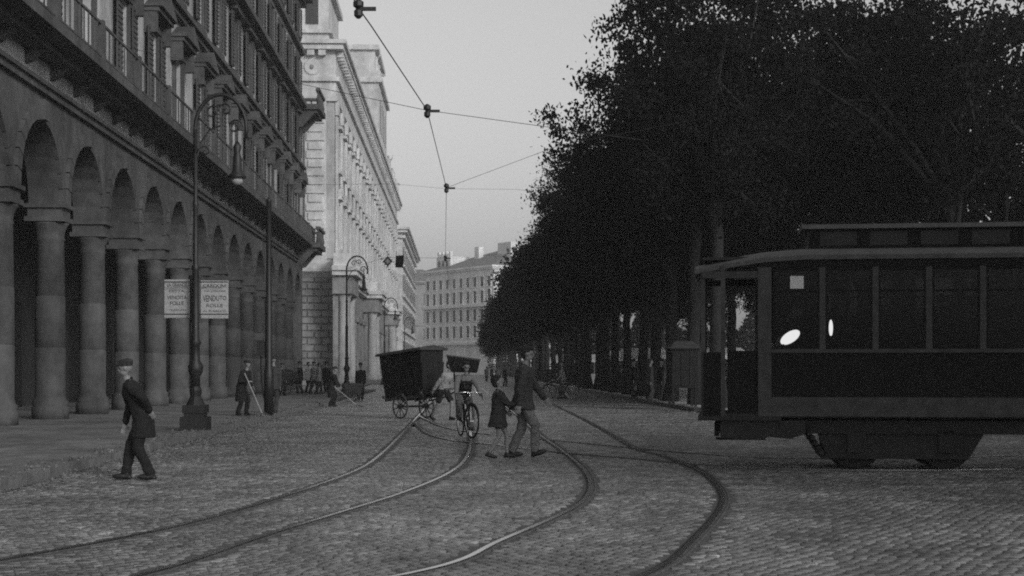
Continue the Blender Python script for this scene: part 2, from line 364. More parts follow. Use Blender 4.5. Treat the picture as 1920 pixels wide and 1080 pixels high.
# ================================================================== ARCADE BUILDING (left)
S0, NB, PITCH, TOPZ = 51.2-7*4.35, 17, 4.35, 25.0
def build_arcade():
    t = sthing('arcade_building', 'dark weathered corner building with round arches over columns and hooded windows above', 'building', -10, S0)
    L = NB*PITCH; X0 = 0
    # upper wall
    b = MB(); zi, zt, r = 5.5, 8.0, 1.78
    for i in range(NB):       # spandrels with arched openings, both faces and the soffit
        yc = (i+.5)*PITCH; n = 14; arc = [(yc-r*math.cos(math.pi*k/n), zi+r*math.sin(math.pi*k/n)*1.02) for k in range(n+1)]
        for x in (0, -.75):
            for k in range(n):
                (y0, z0), (y1, z1) = arc[k], arc[k+1]
                b.add([(x, y0, z0), (x, y1, z1), (x, y1, zt), (x, y0, zt)], [(0, 1, 2, 3) if x == 0 else (3, 2, 1, 0)])
            for ya, yb in ((i*PITCH, yc-r), (yc+r, (i+1)*PITCH)):
                b.add([(x, ya, zi), (x, yb, zi), (x, yb, zt), (x, ya, zt)], [(0, 1, 2, 3) if x == 0 else (3, 2, 1, 0)])
        for k in range(n):
            (y0, z0), (y1, z1) = arc[k], arc[k+1]; b.add([(0, y0, z0), (-.75, y0, z0), (-.75, y1, z1), (0, y1, z1)], [(0, 1, 2, 3)])
        for ya, yb in ((i*PITCH, yc-r), (yc+r, (i+1)*PITCH)): b.add([(0, ya, zi), (0, yb, zi), (-.75, yb, zi), (-.75, ya, zi)], [(0, 1, 2, 3)])
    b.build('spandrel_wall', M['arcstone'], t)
    # each arch ring is built of voussoirs
    vb = []
    r1, r2 = 1.78, 2.12
    n = 15
    for k in range(n):
        a0 = math.pi*(k+.04)/n; a1 = math.pi*(k+.96)/n; q = MB(); rr2 = r2+(.12 if k == n//2 else 0)
        pr = [(-r1*math.cos(a0), r1*1.02*math.sin(a0)), (-rr2*math.cos(a0), rr2*1.02*math.sin(a0)), (-rr2*math.cos(a1), rr2*1.02*math.sin(a1)), (-r1*math.cos(a1), r1*1.02*math.sin(a1))]
        q.prism(pr, .0, .1 if k != n//2 else .2, 'x'); vb.append(q)
    whole = MB()
    for q in vb: whole.add(q.v, q.f)
    ring_me = whole.mesh('arch_ring', M['arcstone']); vme = [q.mesh('voussoir', M['arcstone']) for q in vb]
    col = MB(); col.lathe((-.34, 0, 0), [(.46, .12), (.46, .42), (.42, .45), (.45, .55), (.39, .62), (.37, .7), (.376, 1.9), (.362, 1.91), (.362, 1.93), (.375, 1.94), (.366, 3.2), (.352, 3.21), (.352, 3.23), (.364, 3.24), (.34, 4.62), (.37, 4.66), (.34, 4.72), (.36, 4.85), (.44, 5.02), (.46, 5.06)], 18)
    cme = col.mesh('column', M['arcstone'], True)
    cap = MB(); cap.box(-.86, .12, -.46, .46, 5.08, 5.2); cap.box(-.80, .06, -.40, .40, 5.2, 5.42); cap.box(-.88, .15, -.48, .48, 5.42, 5.52)
    capme = cap.mesh('impost_block', M['arcstone'])
    for i in range(NB+1):
        y = i*PITCH
        if i == NB: break
        c = put(cme, 'column', t, (.02, y, 0)); put(capme, 'impost_block', c, (0, 0, 0))
    for i in range(NB):
        if 5 <= i <= 9:
            ar = bpy.data.objects.new('arch_ring', None); sc.collection.objects.link(ar); ar.parent = t; ar.location = (0, (i+.5)*PITCH, zi)
            for me in vme: put(me, 'voussoir', ar)
        else: put(ring_me, 'arch_ring', t, (0, (i+.5)*PITCH, zi))
    # corner pier, back wall, vault
    MB().box(-.9, .1, L-.45, L+.35, 0, 8.0).build('corner_pier', M['arcstone'], t)
    q = MB(); q.box(-5.0, -4.6, -1, L, 0, 8.4); q.box(-4.6, -.75, -1, L, 7.75, 8.0); q.build('arcade_back_wall', M['plaster_shaded'], t)
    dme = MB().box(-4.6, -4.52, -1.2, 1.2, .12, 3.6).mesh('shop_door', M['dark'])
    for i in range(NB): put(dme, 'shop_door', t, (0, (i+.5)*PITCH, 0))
    # upper wall mass with real window openings
    wall = MB(); win_w = .68
    floors = [(9.25, 12.35), (14.55, 17.0), (18.3, 20.6), (22.0, 23.8)]
    def bands():
        zs = [8.0]; 
        for a_, b_ in floors: zs += [a_, b_]
        return zs+[TOPZ]
    zs = bands()
    wall.add([(0, 0, 8.0), (0, L, 8.0), (0, L, zs[1]), (0, 0, zs[1])], [(0, 1, 2, 3)])
    for fi, (za, zb) in enumerate(floors):
        zn = floors[fi+1][0] if fi < 3 else TOPZ
        wall.add([(0, 0, zb), (0, L, zb), (0, L, zn), (0, 0, zn)], [(0, 1, 2, 3)])
        for i in range(NB):
            yc = (i+.5)*PITCH
            wall.add([(0, i*PITCH, za), (0, yc-win_w, za), (0, yc-win_w, zb), (0, i*PITCH, zb)], [(0, 1, 2, 3)])
            wall.add([(0, yc+win_w, za), (0, (i+1)*PITCH, za), (0, (i+1)*PITCH, zb), (0, yc+win_w, zb)], [(0, 1, 2, 3)])
            for y, o in ((yc-win_w, 1), (yc+win_w, -1)): wall.add([(0, y, za), (-.45, y, za), (-.45, y, zb), (0, y, zb)], [(0, 1, 2, 3)])
            wall.add([(0, yc-win_w, zb), (-.45, yc-win_w, zb), (-.45, yc+win_w, zb), (0, yc+win_w, zb)], [(0, 1, 2, 3)])
            wall.add([(0, yc-win_w, za), (-.45, yc-win_w, za), (-.45, yc+win_w, za), (0, yc+win_w, za)], [(0, 1, 2, 3)])
    wall.add([(0, L, 8), (-16, L, 8), (-16, L, TOPZ), (0, L, TOPZ)], [(0, 1, 2, 3)])
    wall.add([(0, 0, 0), (-16, 0, 0), (-16, 0, TOPZ), (0, 0, TOPZ)], [(0, 1, 2, 3)])
    wall.add([(-16, L, 0), (-5, L, 0), (-5, L, 8), (-16, L, 8)], [(0, 1, 2, 3)])
    wall.add([(0, 0, TOPZ), (0, L, TOPZ), (-16, L, TOPZ), (-16, 0, TOPZ)], [(0, 1, 2, 3)])
    wall.build('upper_wall', M['plaster'], t)
    # mouldings
    def course(z0, z1, d, name='string_course', m='arcstone', back=-.02): return MB().box(back, d, -.2, L+.2, z0, z1).build(name, M[m], t)
    course(7.98, 8.14, .12); course(8.14, 8.24, .2)
    course(8.78, 8.95, .55); course(8.95, 9.2, 1.05, 'balcony_slab')
    course(13.75, 13.95, .22); course(13.95, 14.12, .38)
    course(17.25, 17.45, .35); course(17.45, 17.7, .7, 'balcony_slab'); course(21.2, 21.5, .3)
    course(24.2, 24.5, .4, 'cornice'); course(24.5, 24.8, .8, 'cornice'); course(24.8, 25.1, 1.15, 'cornice')
    con = MB().prism([(0, 8.45), (.15, 8.5), (.45, 8.78), (0, 8.78)], -.09, .09, 'y').mesh('console', M['arcstone'])
    for i in range(NB*2): put(con, 'console', t, (0, (i+.5)*PITCH/2, 0))
    # railing of the balcony: each baluster real, joined per bay
    rb = MB(); rb.box(.93, .99, 0, PITCH, 10.1, 10.16); rb.box(.92, 1.0, 0, PITCH, 9.26, 9.31); rb.box(.88, 1.04, -.1, .1, 9.2, 10.2)
    rbm = rb.mesh('railing', M['arcstone'])
    bal = MB().cyl((.96, 0, 9.3), (.96, 0, 10.08), .03, n=5).mesh('baluster', M['iron'])
    balj = MB()
    for k in range(1, 10): balj.cyl((.96, k*PITCH/10, 9.3), (.96, k*PITCH/10, 10.1), .026, n=4, caps=False)
    balm = balj.mesh('balusters', M['arcstone'])
    for i in range(NB):
        o = put(rbm, 'railing', t, (0, i*PITCH, 0)); put(balm, 'balusters', o, kind='stuff')
    # windows: frame, panes, shutters, hood
    def winmesh(fi, za, zb):
        h = zb-za; fr = MB(); ww = win_w
        fr.box(0, .12, -ww-.22, -ww, za-.05, zb+.05); fr.box(0, .12, ww, ww+.22, za-.05, zb+.05); fr.box(0, .16, -ww-.26, ww+.26, zb+.05, zb+.25); fr.box(0, .2, -ww-.3, ww+.3, za-.2, za-.05)
        pn = MB().box(-.44, -.40, -ww, ww, za, zb)
        mu = MB(); mu.box(-.40, -.35, -.04, .04, za, zb); 
        for q in (.33, .66): mu.box(-.40, -.36, -ww, ww, za+h*q-.025, za+h*q+.025)
        sh = MB()
        for sgn in (1,):
            y0, y1 = 0, ww*.93
            sh.box(.16, .2, y0, y1, za+.02, zb-.02)
            for k in range(int(h/.16)): sh.box(.2, .225, y0+.04, y1-.04, za+.08+k*.16, za+.15+k*.16)
        return fr.mesh('surround', M['arcstone']), pn.mesh('pane', M['pane']), mu.mesh('glazing_bar', M['shutter']), sh.mesh('shutter', M['shutter'])
    for fi, (za, zb) in enumerate(floors):
        fr, pn, mu, sh = winmesh(fi, za, zb)
        if fi == 0:
            hd = MB(); hd.box(0, .5, -1.25, 1.25, zb+.42, zb+.56); hd.prism([(-1.32, zb+.56), (1.32, zb+.56), (0, zb+1.18)], .0, .62, 'x'); hd.box(0, .42, -1.2, -.98, zb-.25, zb+.42); hd.box(0, .42, .98, 1.2, zb-.25, zb+.42)
        elif fi == 1:
            hd = MB(); hd.box(0, .38, -1.1, 1.1, zb+.1, zb+.24)
        else: hd = None
        hm = hd.mesh('window_hood', M['arcstone']) if hd else None
        for i in range(NB):
            o = put(fr, 'window', t, (0, (i+.5)*PITCH, 0)); put(pn, 'pane', o); put(mu, 'glazing_bar', o)
            if not (fi == 0 and i % 3 == 1):
                put(sh, 'shutter', o, (0, win_w+.02, 0)); put(sh, 'shutter', o, (0, -win_w*1.95, 0))
            if hm: put(hm, 'window_hood', o)
    # projecting end balconies at the street corner
    for z, nm in ((9.2, 'first'), (17.7, 'second')):
        q = MB(); q.box(-.5, 1.5, L-2.6, L+1.15, z-.35, z-.02); q.box(-.5, 1.3, L-2.4, L+.95, z-.55, z-.35)
        for yy in (L-2.2, L-.2): q.prism([(0, z-1.5), (.35, z-1.4), (1.1, z-.55), (0, z-.55)], yy-.18, yy+.18, 'y')
        q.prism([(L+.35, z-1.6), (L+.4, z-1.6), (L+1.0, z-.55), (L+.3, z-.55)], -.4, 0.1, 'x')
        o = q.build('corner_balcony', M['arcstone'], t)
        q = MB(); 
        for k in range(12): q.lathe((1.35, L-2.5+k*.31, z), [(.05, 0), (.1, .25), (.04, .6), (.06, .78)], 6)
        for k in range(5): q.lathe((1.35-.37*(k+1), L+1.0, z), [(.05, 0), (.1, .25), (.04, .6), (.06, .78)], 6)
        q.build('balusters', M['arcstone'], o)
        q = MB(); q.box(1.22, 1.48, L-2.6, L+1.15, z+.78, z+.95); q.box(-.5, 1.22, L+.88, L+1.13, z+.78, z+.95); q.build('handrail', M['arcstone'], o)
build_arcade()

# ================================================================== PALE PALACE (left, beyond the side street)
def build_palazzo():
    A, S = -10.7, 130.0
    t = sthing('palace', 'tall pale palace with rusticated base and deep cornice beyond the side street', 'building', A, S)
    L = 128.0
    wall = MB(); wall.box(-24, 0, .0, L, 0, 11.0); wall.build('base_wall', M['travbase'], t)
    MB().box(-24, -.05, .05, L-.05, 11.0, 28.6).build('upper_wall', M['travwall'], t)
    # rusticated blocks on the end face: courses of stone blocks
    def blockmesh(w_, h_, m, name='stone_block'):
        e = .07; d = .16; b = MB()
        b.hexa([(0, 0, 0), (w_, 0, 0), (w_, 0, h_), (0, 0, h_)], [(e, -d, e), (w_-e, -d, e), (w_-e, -d, h_-e), (e, -d, h_-e)]); me = b.mesh(name, m); recalc(me); return me
    full, half = blockmesh(1.22, .56, M['travbase']), blockmesh(.61, .56, M['travbase'])
    row = 0; z = .5
    while z < 9.2:
        x = -4.9+(0 if row % 2 else -.61)
        while x < -.7:
            put(full, 'stone_block', t, (x, 0, z)); x += 1.24
        if x < -.05: put(half, 'stone_block', t, (x, 0, z))
        z += .6; row += 1
    MB().box(-24, .0, -.3, 0, 0, .5).build('plinth', M['travbase'], t)
    q = MB(); q.prism([(-.2, 9.3), (-.55, 9.55), (-.95, 9.8), (-.95, 10.05), (-.3, 10.8), (0, 10.8), (0, 9.3)], -24, .5, 'x'); recalc
    led = q.build('ledge', M['trav'], t)
    # upper quoin pier on the end face
    MB().box(-2.6, -.75, -.3, .04, 10.8, 24.6).build('end_pier', M['trav'], t)
    bw_, bn = blockmesh(1.62, .7, M['trav']), blockmesh(1.3, .7, M['trav'])
    z = 11.2; row = 0
    while z < 23.8:
        m_ = (bw_ if row % 2 else bn); put(m_, 'stone_block', t, (-2.52 if row % 2 else -2.36, -.3, z)); z += .76; row += 1
    for x0 in (-5.6, -9.6):
        for za, zb in ((12.2, 16.6), (18.4, 22.2)):
            o = MB().box(x0, x0+1.5, -.02, .1, za, zb).build('window', M['pane'], t); q = MB(); q.box(x0-.3, x0, -.2, .06, za, zb); q.box(x0+1.5, x0+1.8, -.2, .06, za, zb); q.box(x0-.45, x0+1.95, -.5, .06, zb, zb+.4); q.build('surround', M['trav'], o)
    # entablature round end and street side, as stepped slabs
    def band(z0, z1, d, name, m='trav'):
        q = MB(); q.box(-24, d, -d, L+d, z0, z1); return q.build(name, M[m], t)
    band(24.6, 25.0, .22, 'architrave'); band(25.0, 26.3, .1, 'frieze'); band(26.3, 26.7, .38, 'string_course'); band(26.7, 28.5, .06, 'frieze')
    band(29.0, 29.45, .75, 'cornice'); band(29.45, 29.8, 1.0, 'cornice')
    br = MB().box(0, .62, 0, .42, 28.5, 29.0).mesh('bracket', M['trav'])
    for k in range(90): put(br, 'bracket', t, (.05, .3+k*1.42, 0))
    MB().box(-24, .03, .03, L-.03, 28.5, 29.0).build('soffit_wall', M['trav'], t)
    for k in range(4): MB().box(-1.4-k*.98, -.78-k*.98, -.62, .03, 28.5, 29.0).build('bracket', M['trav'], t)
    # roundel and relief on the frieze panel
    q = MB(); c = Vector((-2.0, -.08, 27.55)); q.cyl(c, c+Vector((0, -.12, 0)), .75, .62, 20); o = q.build('roundel', M['trav'], t); MB().ell(c+Vector((0, -.16, 0)), (.2, .1, .22)).build('boss', M['travbase'], o)
    # street side: bays
    bay = 5.4; n = int(L/bay)
    pil = MB(); pil.box(0, .3, -.55, .55, 10.9, 11.7); pil.box(0, .2, -.42, .42, 11.7, 23.4); pil.box(0, .3, -.6, .6, 23.4, 24.6); pm = pil.mesh('pilaster', M['trav'])
    def winset(za, zb, w_, ped):
        f = MB(); f.box(0, .18, -w_-.35, -w_, za, zb); f.box(0, .18, w_, w_+.35, za, zb); f.box(0, .45, -w_-.5, w_+.5, zb+.35, zb+.6); f.box(0, .14, -w_-.35, w_+.35, zb, zb+.35); f.box(0, .35, -w_-.45, w_+.45, za-.35, za)
        if ped == 1: f.prism([(-w_-.5, zb+.6), (w_+.5, zb+.6), (0, zb+1.4)], 0, .5, 'x')
        if ped == 2: f.prism([((w_+.5)*-math.cos(math.pi*k/8), zb+.6+.8*math.sin(math.pi*k/8)) for k in range(9)], 0, .5, 'x')
        return f.mesh('window', M['trav']), MB().box(-.02, .03, -w_, w_, za, zb).mesh('pane', M['pane'])
    sets = [(winset(12.0, 16.0, .85, 1), winset(12.0, 16.0, .85, 2)), (winset(19.0, 22.2, .75, 0),)*2]
    for k in range(n+1):
        put(pm, 'pilaster', t, (0, .6+k*bay, 0))
        if k < n:
            for s_ in sets:
                f, p_ = s_[k % 2]; o = put(f, 'window', t, (-.05, .6+(k+.5)*bay, 0)); put(p_, 'pane', o)
            # ground floor doorways
            q = MB(); q.box(0, .25, -1.6, -1.15, 0, 6.2); q.box(0, .25, 1.15, 1.6, 0, 6.2); q.box(0, .4, -1.75, 1.75, 6.2, 6.8)
            if k == 0: GF = q.mesh('doorway', M['travbase']); GD = MB().box(-.02, .06, -1.15, 1.15, 0, 6.2).mesh('door', M['dark'])
            o = put(GF, 'doorway', t, (0, .6+(k+.5)*bay, 0)); put(GD, 'door', o)
    # columned porches
    cm = MB(); cm.lathe((0, 0, 0), [(.72, 0), (.72, .5), (.62, .6), (.66, .75), (.54, .95), (.53, 3), (.46, 7.1), (.52, 7.2), (.5, 7.35), (.66, 7.7), (.7, 7.75)], 18)
    cmm = cm.mesh('porch_column', M['travwall'], True)
    for s0, ln in ((-3.5, 7.5), (37.5, 8.0), (86, 8.0)):
        for yy in (s0+.9, s0+ln-.9): put(cmm, 'porch_column', t, (1.0, yy, 0))
        q = MB(); q.box(-.2 if s0 > 0 else 0.05, 1.75, s0, s0+ln, 7.75, 9.3); o = q.build('porch_entablature', M['travbase'], t)
        q = MB(); q.box(-.2 if s0 > 0 else 0.05, 2.15, s0-.4, s0+ln+.4, 9.3, 9.7); q.box(-.2 if s0 > 0 else .05, 2.35, s0-.6, s0+ln+.6, 9.7, 10.1); q.build('porch_cornice', M['trav'], o)
        MB().box(.06, .5, s0+.4, s0+ln-.4, 0, 7.74).build('porch_wall', M['travbase'], t)
        MB().box(.1, 1.6, s0+.2, s0+ln-.2, 10.1, 11.2).build('porch_parapet', M['trav'], t)
    q = MB(); q.box(0.01, .5, 5, L, 9.35, 9.75); q.box(0.01, .8, 5, L, 9.75, 10.1); q.build('string_course', M['trav'], t)
    # roof storeys
    q = MB(); q.box(-24, -.6, .5, 11, 29.8, 36); q.box(-24, -.3, .2, 11.3, 30.6, 30.9); q.box(-24, -.2, .1, 11.4, 34.2, 34.7); q.build('attic_storey', M['trav'], t)
    q = MB()
    for x in (-2.6, -4.6): q.box(x, x+1.1, .42, .52, 31.4, 33.6)
    q.build('attic_window', M['pane'], t)
    q = MB(); q.box(-16, .9, 54, 74, 29.8, 36.6); q.box(-16, 1.3, 53.6, 74.4, 36.6, 37.2); q.box(-16, 1.1, 53.8, 74.2, 37.2, 38.0); q.box(-14, .3, 56, 72, 38, 41); q.box(-14, .8, 55.5, 72.5, 41, 41.6); q.build('central_attic', M['trav'], t)
    q = MB(); 
    for yy in (57, 61, 65, 69): q.box(.88, .98, yy, yy+1.6, 31, 35)
    q.build('attic_window', M['pane'], t)
    MB().box(-.5, -.1, 11.5, 53.5, 29.8, 30.9).build('roof_parapet', M['trav'], t)
    MB().box(-.5, -.1, 74.5, L, 29.8, 30.9).build('roof_parapet', M['trav'], t)
    # statues on the parapet: robed stone figures with plinth, raised arm
    st = MB(); st.lathe((0, 0, 0), [(.5, 0), (.5, .5), (.42, .5), (.46, 1.2), (.34, 1.9), (.4, 2.35), (.3, 2.6), (.12, 2.72)], 10); st.ell((0, 0, 2.92), (.19, .19, .24)); st.tube([(0, .35, 2.45), (.1, .6, 2.1), (.35, .55, 2.3)], [.13, .1, .07]); st.tube([(0, -.35, 2.45), (.05, -.6, 2.75), (.1, -.7, 3.2)], [.13, .1, .06])
    sm = st.mesh('statue', M['trav'], True)
    for y in (82, 96, 110, 124): put(sm, 'statue', t, (.1, y, 30.5), (0, 0, y))
    for y in (58, 63, 68): put(sm, 'statue', t, (.2, y, 38.0), (0, 0, y))
build_palazzo()

# ================================================================== OTHER BUILDINGS
def block(name, label, corner, d1, L1, d2, L2, h, nwin, rows, wm, side_n=4, roofh=3.5, zoff=0, group=None, wz=None, wa=.55, gap=0, hide=False):
    """corner: world point; d1, d2: unit directions of the two seen faces."""
    t = thing(name, label, 'building', (corner[0], corner[1], 0), math.atan2(d1[1], d1[0]))
    c, s = d1; sgn = 1 if (d1[0]*d2[1]-d1[1]*d2[0]) > 0 else -1      # local x along d1, local y along d2*sgn
    y1 = L2*sgn; ylo, yhi = min(0, y1), max(0, y1)
    MB().box(0, L1, ylo, yhi, 0, h).build('wall', wm, t)
    f = 0 if sgn > 0 else 0
    q = MB(); e = .9; q.box(-e*.6, L1+e*.6, ylo-e*.6, yhi+e*.6, h-.9, h-.5); q.box(-e, L1+e, ylo-e, yhi+e, h-.5, h); q.build('cornice', wm, t)
    if roofh:
        i_ = min(L1, L2)*.42; b0 = [(-e, ylo-e, h), (L1+e, ylo-e, h), (L1+e, yhi+e, h), (-e, yhi+e, h)]; ym = (ylo+yhi)/2
        q = MB(); q.add(b0+[(i_, ym, h+roofh), (L1-i_, ym, h+roofh)], [(0, 1, 5, 4), (1, 2, 5), (2, 3, 4, 5), (3, 0, 4)]); q.build('roof', M['tile'], t)
    o_ = -1 if sgn > 0 else 1   # outward direction of front face along local y (front face at y=0)
    wins = {}
    for ri, (za, zb) in enumerate(rows):
        ww = wa; q = MB(); q.box(-ww, ww, min(0, o_*.06), max(0, o_*.06), za, zb); me = q.mesh('window', M['farshutter'])
        q = MB(); q.box(-ww-.2, ww+.2, min(0, o_*.28), max(0, o_*.28), zb, zb+.3); q.box(-ww-.2, ww+.2, min(0, o_*.22), max(0, o_*.22), za-.2, za)
        for sg in (-1, 1): q.box(sg*(ww+.12)-.1, sg*(ww+.12)+.1, min(0, o_*.16), max(0, o_*.16), za, zb)
        me2 = q.mesh('surround', wm)
        for k in range(nwin):
            x = (k+.5)*L1/nwin+(gap if k >= nwin-1 else 0); w_ = put(me, 'window', t, (x, 0, 0)); put(me2, 'surround', w_)
        for k in range(side_n):
            q_ = put(me, 'window', t, (0 if d2 is None else L1, (k+.5)*L2/side_n*sgn, 0), (0, 0, math.pi/2 if True else 0))
    for z in (rows[0][0]-.9, rows[min(2, len(rows)-1)][0]-.7):
        MB().box(-.2, L1+.2, ylo-.25, yhi+.25, z-.35, z).build('string_course', wm, t)
    return t
# third block on the left of the street
t = sthing('corner_palace', 'pale building with steep cornice just past the long palace', 'building', -10.2, 272)
MB().box(-16, 0, 0, 78, 0, 26.2).build('wall', M['trav'], t)
q = MB(); q.box(-16, .5, -.5, 78.5, 25.2, 25.7); q.box(-16, .9, -.9, 78.9, 26.2, 26.7); q.box(-16, 1.3, -1.3, 79.3, 26.7, 27.1); q.build('cornice', M['trav'], t)
for z in (8.2, 14.5, 20): MB().box(0, .4, -.2, 78, z, z+.35).build('string_course', M['trav'], t)
for z0, z1 in ((1, 6.5), (9.6, 13), (15.6, 18.6), (21, 23.6)):
    me = MB().box(0, .03, -.7, .7, z0, z1).mesh('window', M['pane']); m2 = MB().box(0, .35, -1, 1, z1, z1+.35).mesh('window_hood', M['trav'])
    for k in range(19): o = put(me, 'window', t, (.02, 2+k*4.1, 0)); put(m2, 'window_hood', o)
# far building facing the camera at the end of the street
A_ = Vector((-23.3, 400)); B_ = Vector((-4.7, 373)); d = (B_-A_); LL = d.length; d /= LL; d2 = Vector((-d.y, d.x))
far = block('apartment_block', 'grey five storey block with rows of shutters closing the far end of the street', A_, (d.x, d.y), LL, (d2.x, d2.y), 30, 27.4, 10,
      [(9.4, 12.4), (13.6, 16.6), (18.2, 21.2), (22.3, 24.7)], M['farwall'], side_n=0, roofh=5.5, wa=.66)
q = MB(); q.box(1, 8, 3, 9, 24, 31.2)
for k in range(4): q.box(1.2+k*1.9, 1.9+k*1.9, 3.2, 4, 31.2, 32.6)
o = q.build('roof_turret', M['farwall'], far); q = MB()
for x in (2, 4, 6): q.box(x, x+.9, 2.9, 3.05, 27.6, 30.2)
q.build('turret_window', M['farshutter'], o)
MB().box(12, 14, 8, 9.5, 27, 33.6).build('chimney', M['farwall'], far); MB().box(20, 26, 10, 12, 27, 34.2).build('chimney', M['farpale'], far)
MB().box(-.3, LL+.2, -1.0, 0, 7.6, 8.2).build('balcony', M['farwall'], far); MB().box(-.3, LL+.2, -1.1, 0, 17.2, 17.7).build('balcony', M['farwall'], far)
q = MB(); q.box(LL, LL+.2, 0, 30, 0, 26.2); o = q.build('end_wall', M['farpale'], far)
wm_ = MB().box(LL+.2, LL+.26, -.6, .6, 0, 3.2).mesh('window', M['farshutter'])
for k in range(7):
    for z in (8.8, 13.4, 18.1, 22.2)[1:]: put(wm_, 'window', far, (0, 2.5+k*4.1, z))
block('rear_block', 'darker block with hipped roof standing behind and left of the shuttered block', (-41, 470), (1, -.05), 20, (.05, 1), 25, 29.0, 5, [(3, 8), (11, 14), (16, 20), (22, 25)], M['farwall2'], side_n=0, roofh=4.5)

# ================================================================== TREES
def crown_mesh(name, seed, nclus, nleaf, lsize, rad=(3.7, 3.9, 4.8), cz=8.4, sig=.42):
    r = np.random.default_rng(seed); C = []
    while len(C) < nclus:
        d = r.normal(size=3); d /= np.linalg.norm(d); 
        lump = 1+.16*math.sin(3*math.atan2(d[1], d[0])+seed)+.13*math.sin(5*d[2]+2*seed)+r.normal(0, .07)
        rr = (r.random()**.45)*lump*.93*(1.17 if r.random() < .06 else 1); p = d*rr*np.array(rad)
        if p[2] < -rad[2]*.72: p[2] *= .8
        C.append(p+np.array([0, 0, cz]))
    C = np.array(C); per = nleaf//nclus; k = nclus*per
    sg = r.uniform(.6, 1.35, nclus)*sig; cp = np.repeat(C, per, 0); off = r.normal(size=(k, 3))*np.repeat(sg, per)[:, None]*np.array([1, 1, .7]); pos = cp+off
    u = r.normal(size=(k, 3)); u /= np.linalg.norm(u, axis=1)[:, None]; t_ = r.normal(size=(k, 3)); v = np.cross(u, t_); v /= np.linalg.norm(v, axis=1)[:, None]
    L = lsize*r.uniform(.65, 1.35, k)[:, None]
    V = np.stack([pos-u*L, pos+v*L*.55-u*L*.1, pos+u*L, pos-v*L*.55-u*L*.1], 1).reshape(-1, 3); Q = np.arange(k*4).reshape(-1, 4)
    return npmesh(name, V, Q, M['leaf']), C
def trunk_mesh(name, seed, C, fine=True):
    r = random.Random(seed); b = MB(); pts = []; x = y = 0
    for i in range(7):
        z = i*.9; pts.append((x, y, z)); x += r.uniform(-.11, .11); y += r.uniform(-.11, .11)
    k_ = r.uniform(.9, 1.25); b.tube(pts, [q_*k_ for q_ in (.32, .23, .2, .19, .18, .17, .15)], 10); top = Vector(pts[-1])
    n = 16 if fine else 6; cs = [Vector(c) for c in C]; r.shuffle(cs)
    for k in range(n):
        base = Vector(pts[2+k % 5]) if k < 5 else top; base = base.lerp(top, .6)
        e = cs[k]; mid = base.lerp(e, .5)+Vector((r.uniform(-.4, .4), r.uniform(-.4, .4), r.uniform(.1, .7)))
        m1 = base.lerp(mid, .5)+Vector((0, 0, .15)); b.tube([base, m1, mid, e], [.11, .09, .06, .015], 5)
        if fine:
            for _ in range(5):
                e2 = min(cs[16:], key=lambda c: (c-mid).length+r.uniform(0, 2.5)); b.tube([mid.lerp(e, r.uniform(0, .5)), (mid+e2)/2+Vector((0, 0, .2)), e2], [.045, .03, .01], 4)
    return b.mesh(name, M['bark'], True)
variants = []
for sd in range(4):
    c, C = crown_mesh('crown', 100+sd, 280, 50000, .08, sig=.36); variants.append((c, trunk_mesh('trunk', sd, C)))
c, C = crown_mesh('crown', 350, 135, 26000, .08, sig=.35); medium = (c, trunk_mesh('trunk', 40, C))
airy = []
for sd in range(3):
    c, C = crown_mesh('crown', 300+sd, 66, 15000, .085, rad=(4.2, 4.2, 5.3), cz=9.2, sig=.34); airy.append((c, trunk_mesh('trunk', 30+sd, C)))
fvar = []
for sd in range(3):
    c, C = crown_mesh('crown', 200+sd, 150, 9000, .2, sig=.5); fvar.append((c, trunk_mesh('trunk', 10+sd, C, False)))
ORD = ['first', 'second', 'third', 'fourth', 'fifth', 'sixth', 'seventh', 'eighth', 'ninth', 'tenth', 'eleventh', 'twelfth', 'thirteenth', 'fourteenth', 'fifteenth', 'sixteenth', 'seventeenth', 'eighteenth', 'nineteenth', 'twentieth']
def tree(a, s, label, group, far=False, sc_=1.0, air=False, tall=1.):
    cm_, tm_ = medium if air == 2 else random.choice(airy if air else fvar if far else variants)
    t = sthing('street_tree', label, 'tree', a, s, .12 if a > 7.6 else 0, random.uniform(0, 6.28), group); k = sc_*random.uniform(.94, 1.06); t.scale = (k, k, k*tall*random.uniform(.97, 1.04))
    put(tm_, 'trunk', t); put(cm_, 'crown', t)
s, k = 47.4, 0
while s < 330:
    if k < 20: lb = ORD[k]+' dark leafy tree back from the corner in the kerbside row'
    else: lb = 'small dark tree at the hazy far end of the kerbside row'
    tree(8.35+random.uniform(-.12, .12), s, lb, 'trees of the kerbside row', far=s > 112, air=2 if k < 2 else 0, tall=1.25 if k < 2 else 1.1 if k < 3 else 1); s += 5.3 if s < 112 else 7.5; k += 1
for a, nm, s1, st, ht in ((15.2, 'second', 124, 6.0, 1.12), (20.8, 'third', 106, 6.4, 1.2), (24.5, 'inner', 66, 6.0, .55), (25.5, 'fourth', 60, 6.0, .5), (30, 'fifth', 60, 6.0, .5)):
    s, k = 46.0+(a % 3), 0
    while s < s1:
        tree(a+random.uniform(-.4, .4), s+random.uniform(-.5, .5), ORD[k]+' tree back from the corner in the '+nm+' row under the park canopy', 'trees of the inner rows', far=(a > 22 or s > 80), sc_=ht if s < 84 or ht < .8 else .86, air=ht > .8); s += st; k += 1
tree(13.4, 51.5, 'tall loose crowned tree standing between the first two rows behind the tram', 'trees of the inner rows', air=2, sc_=1.15, tall=1.18)
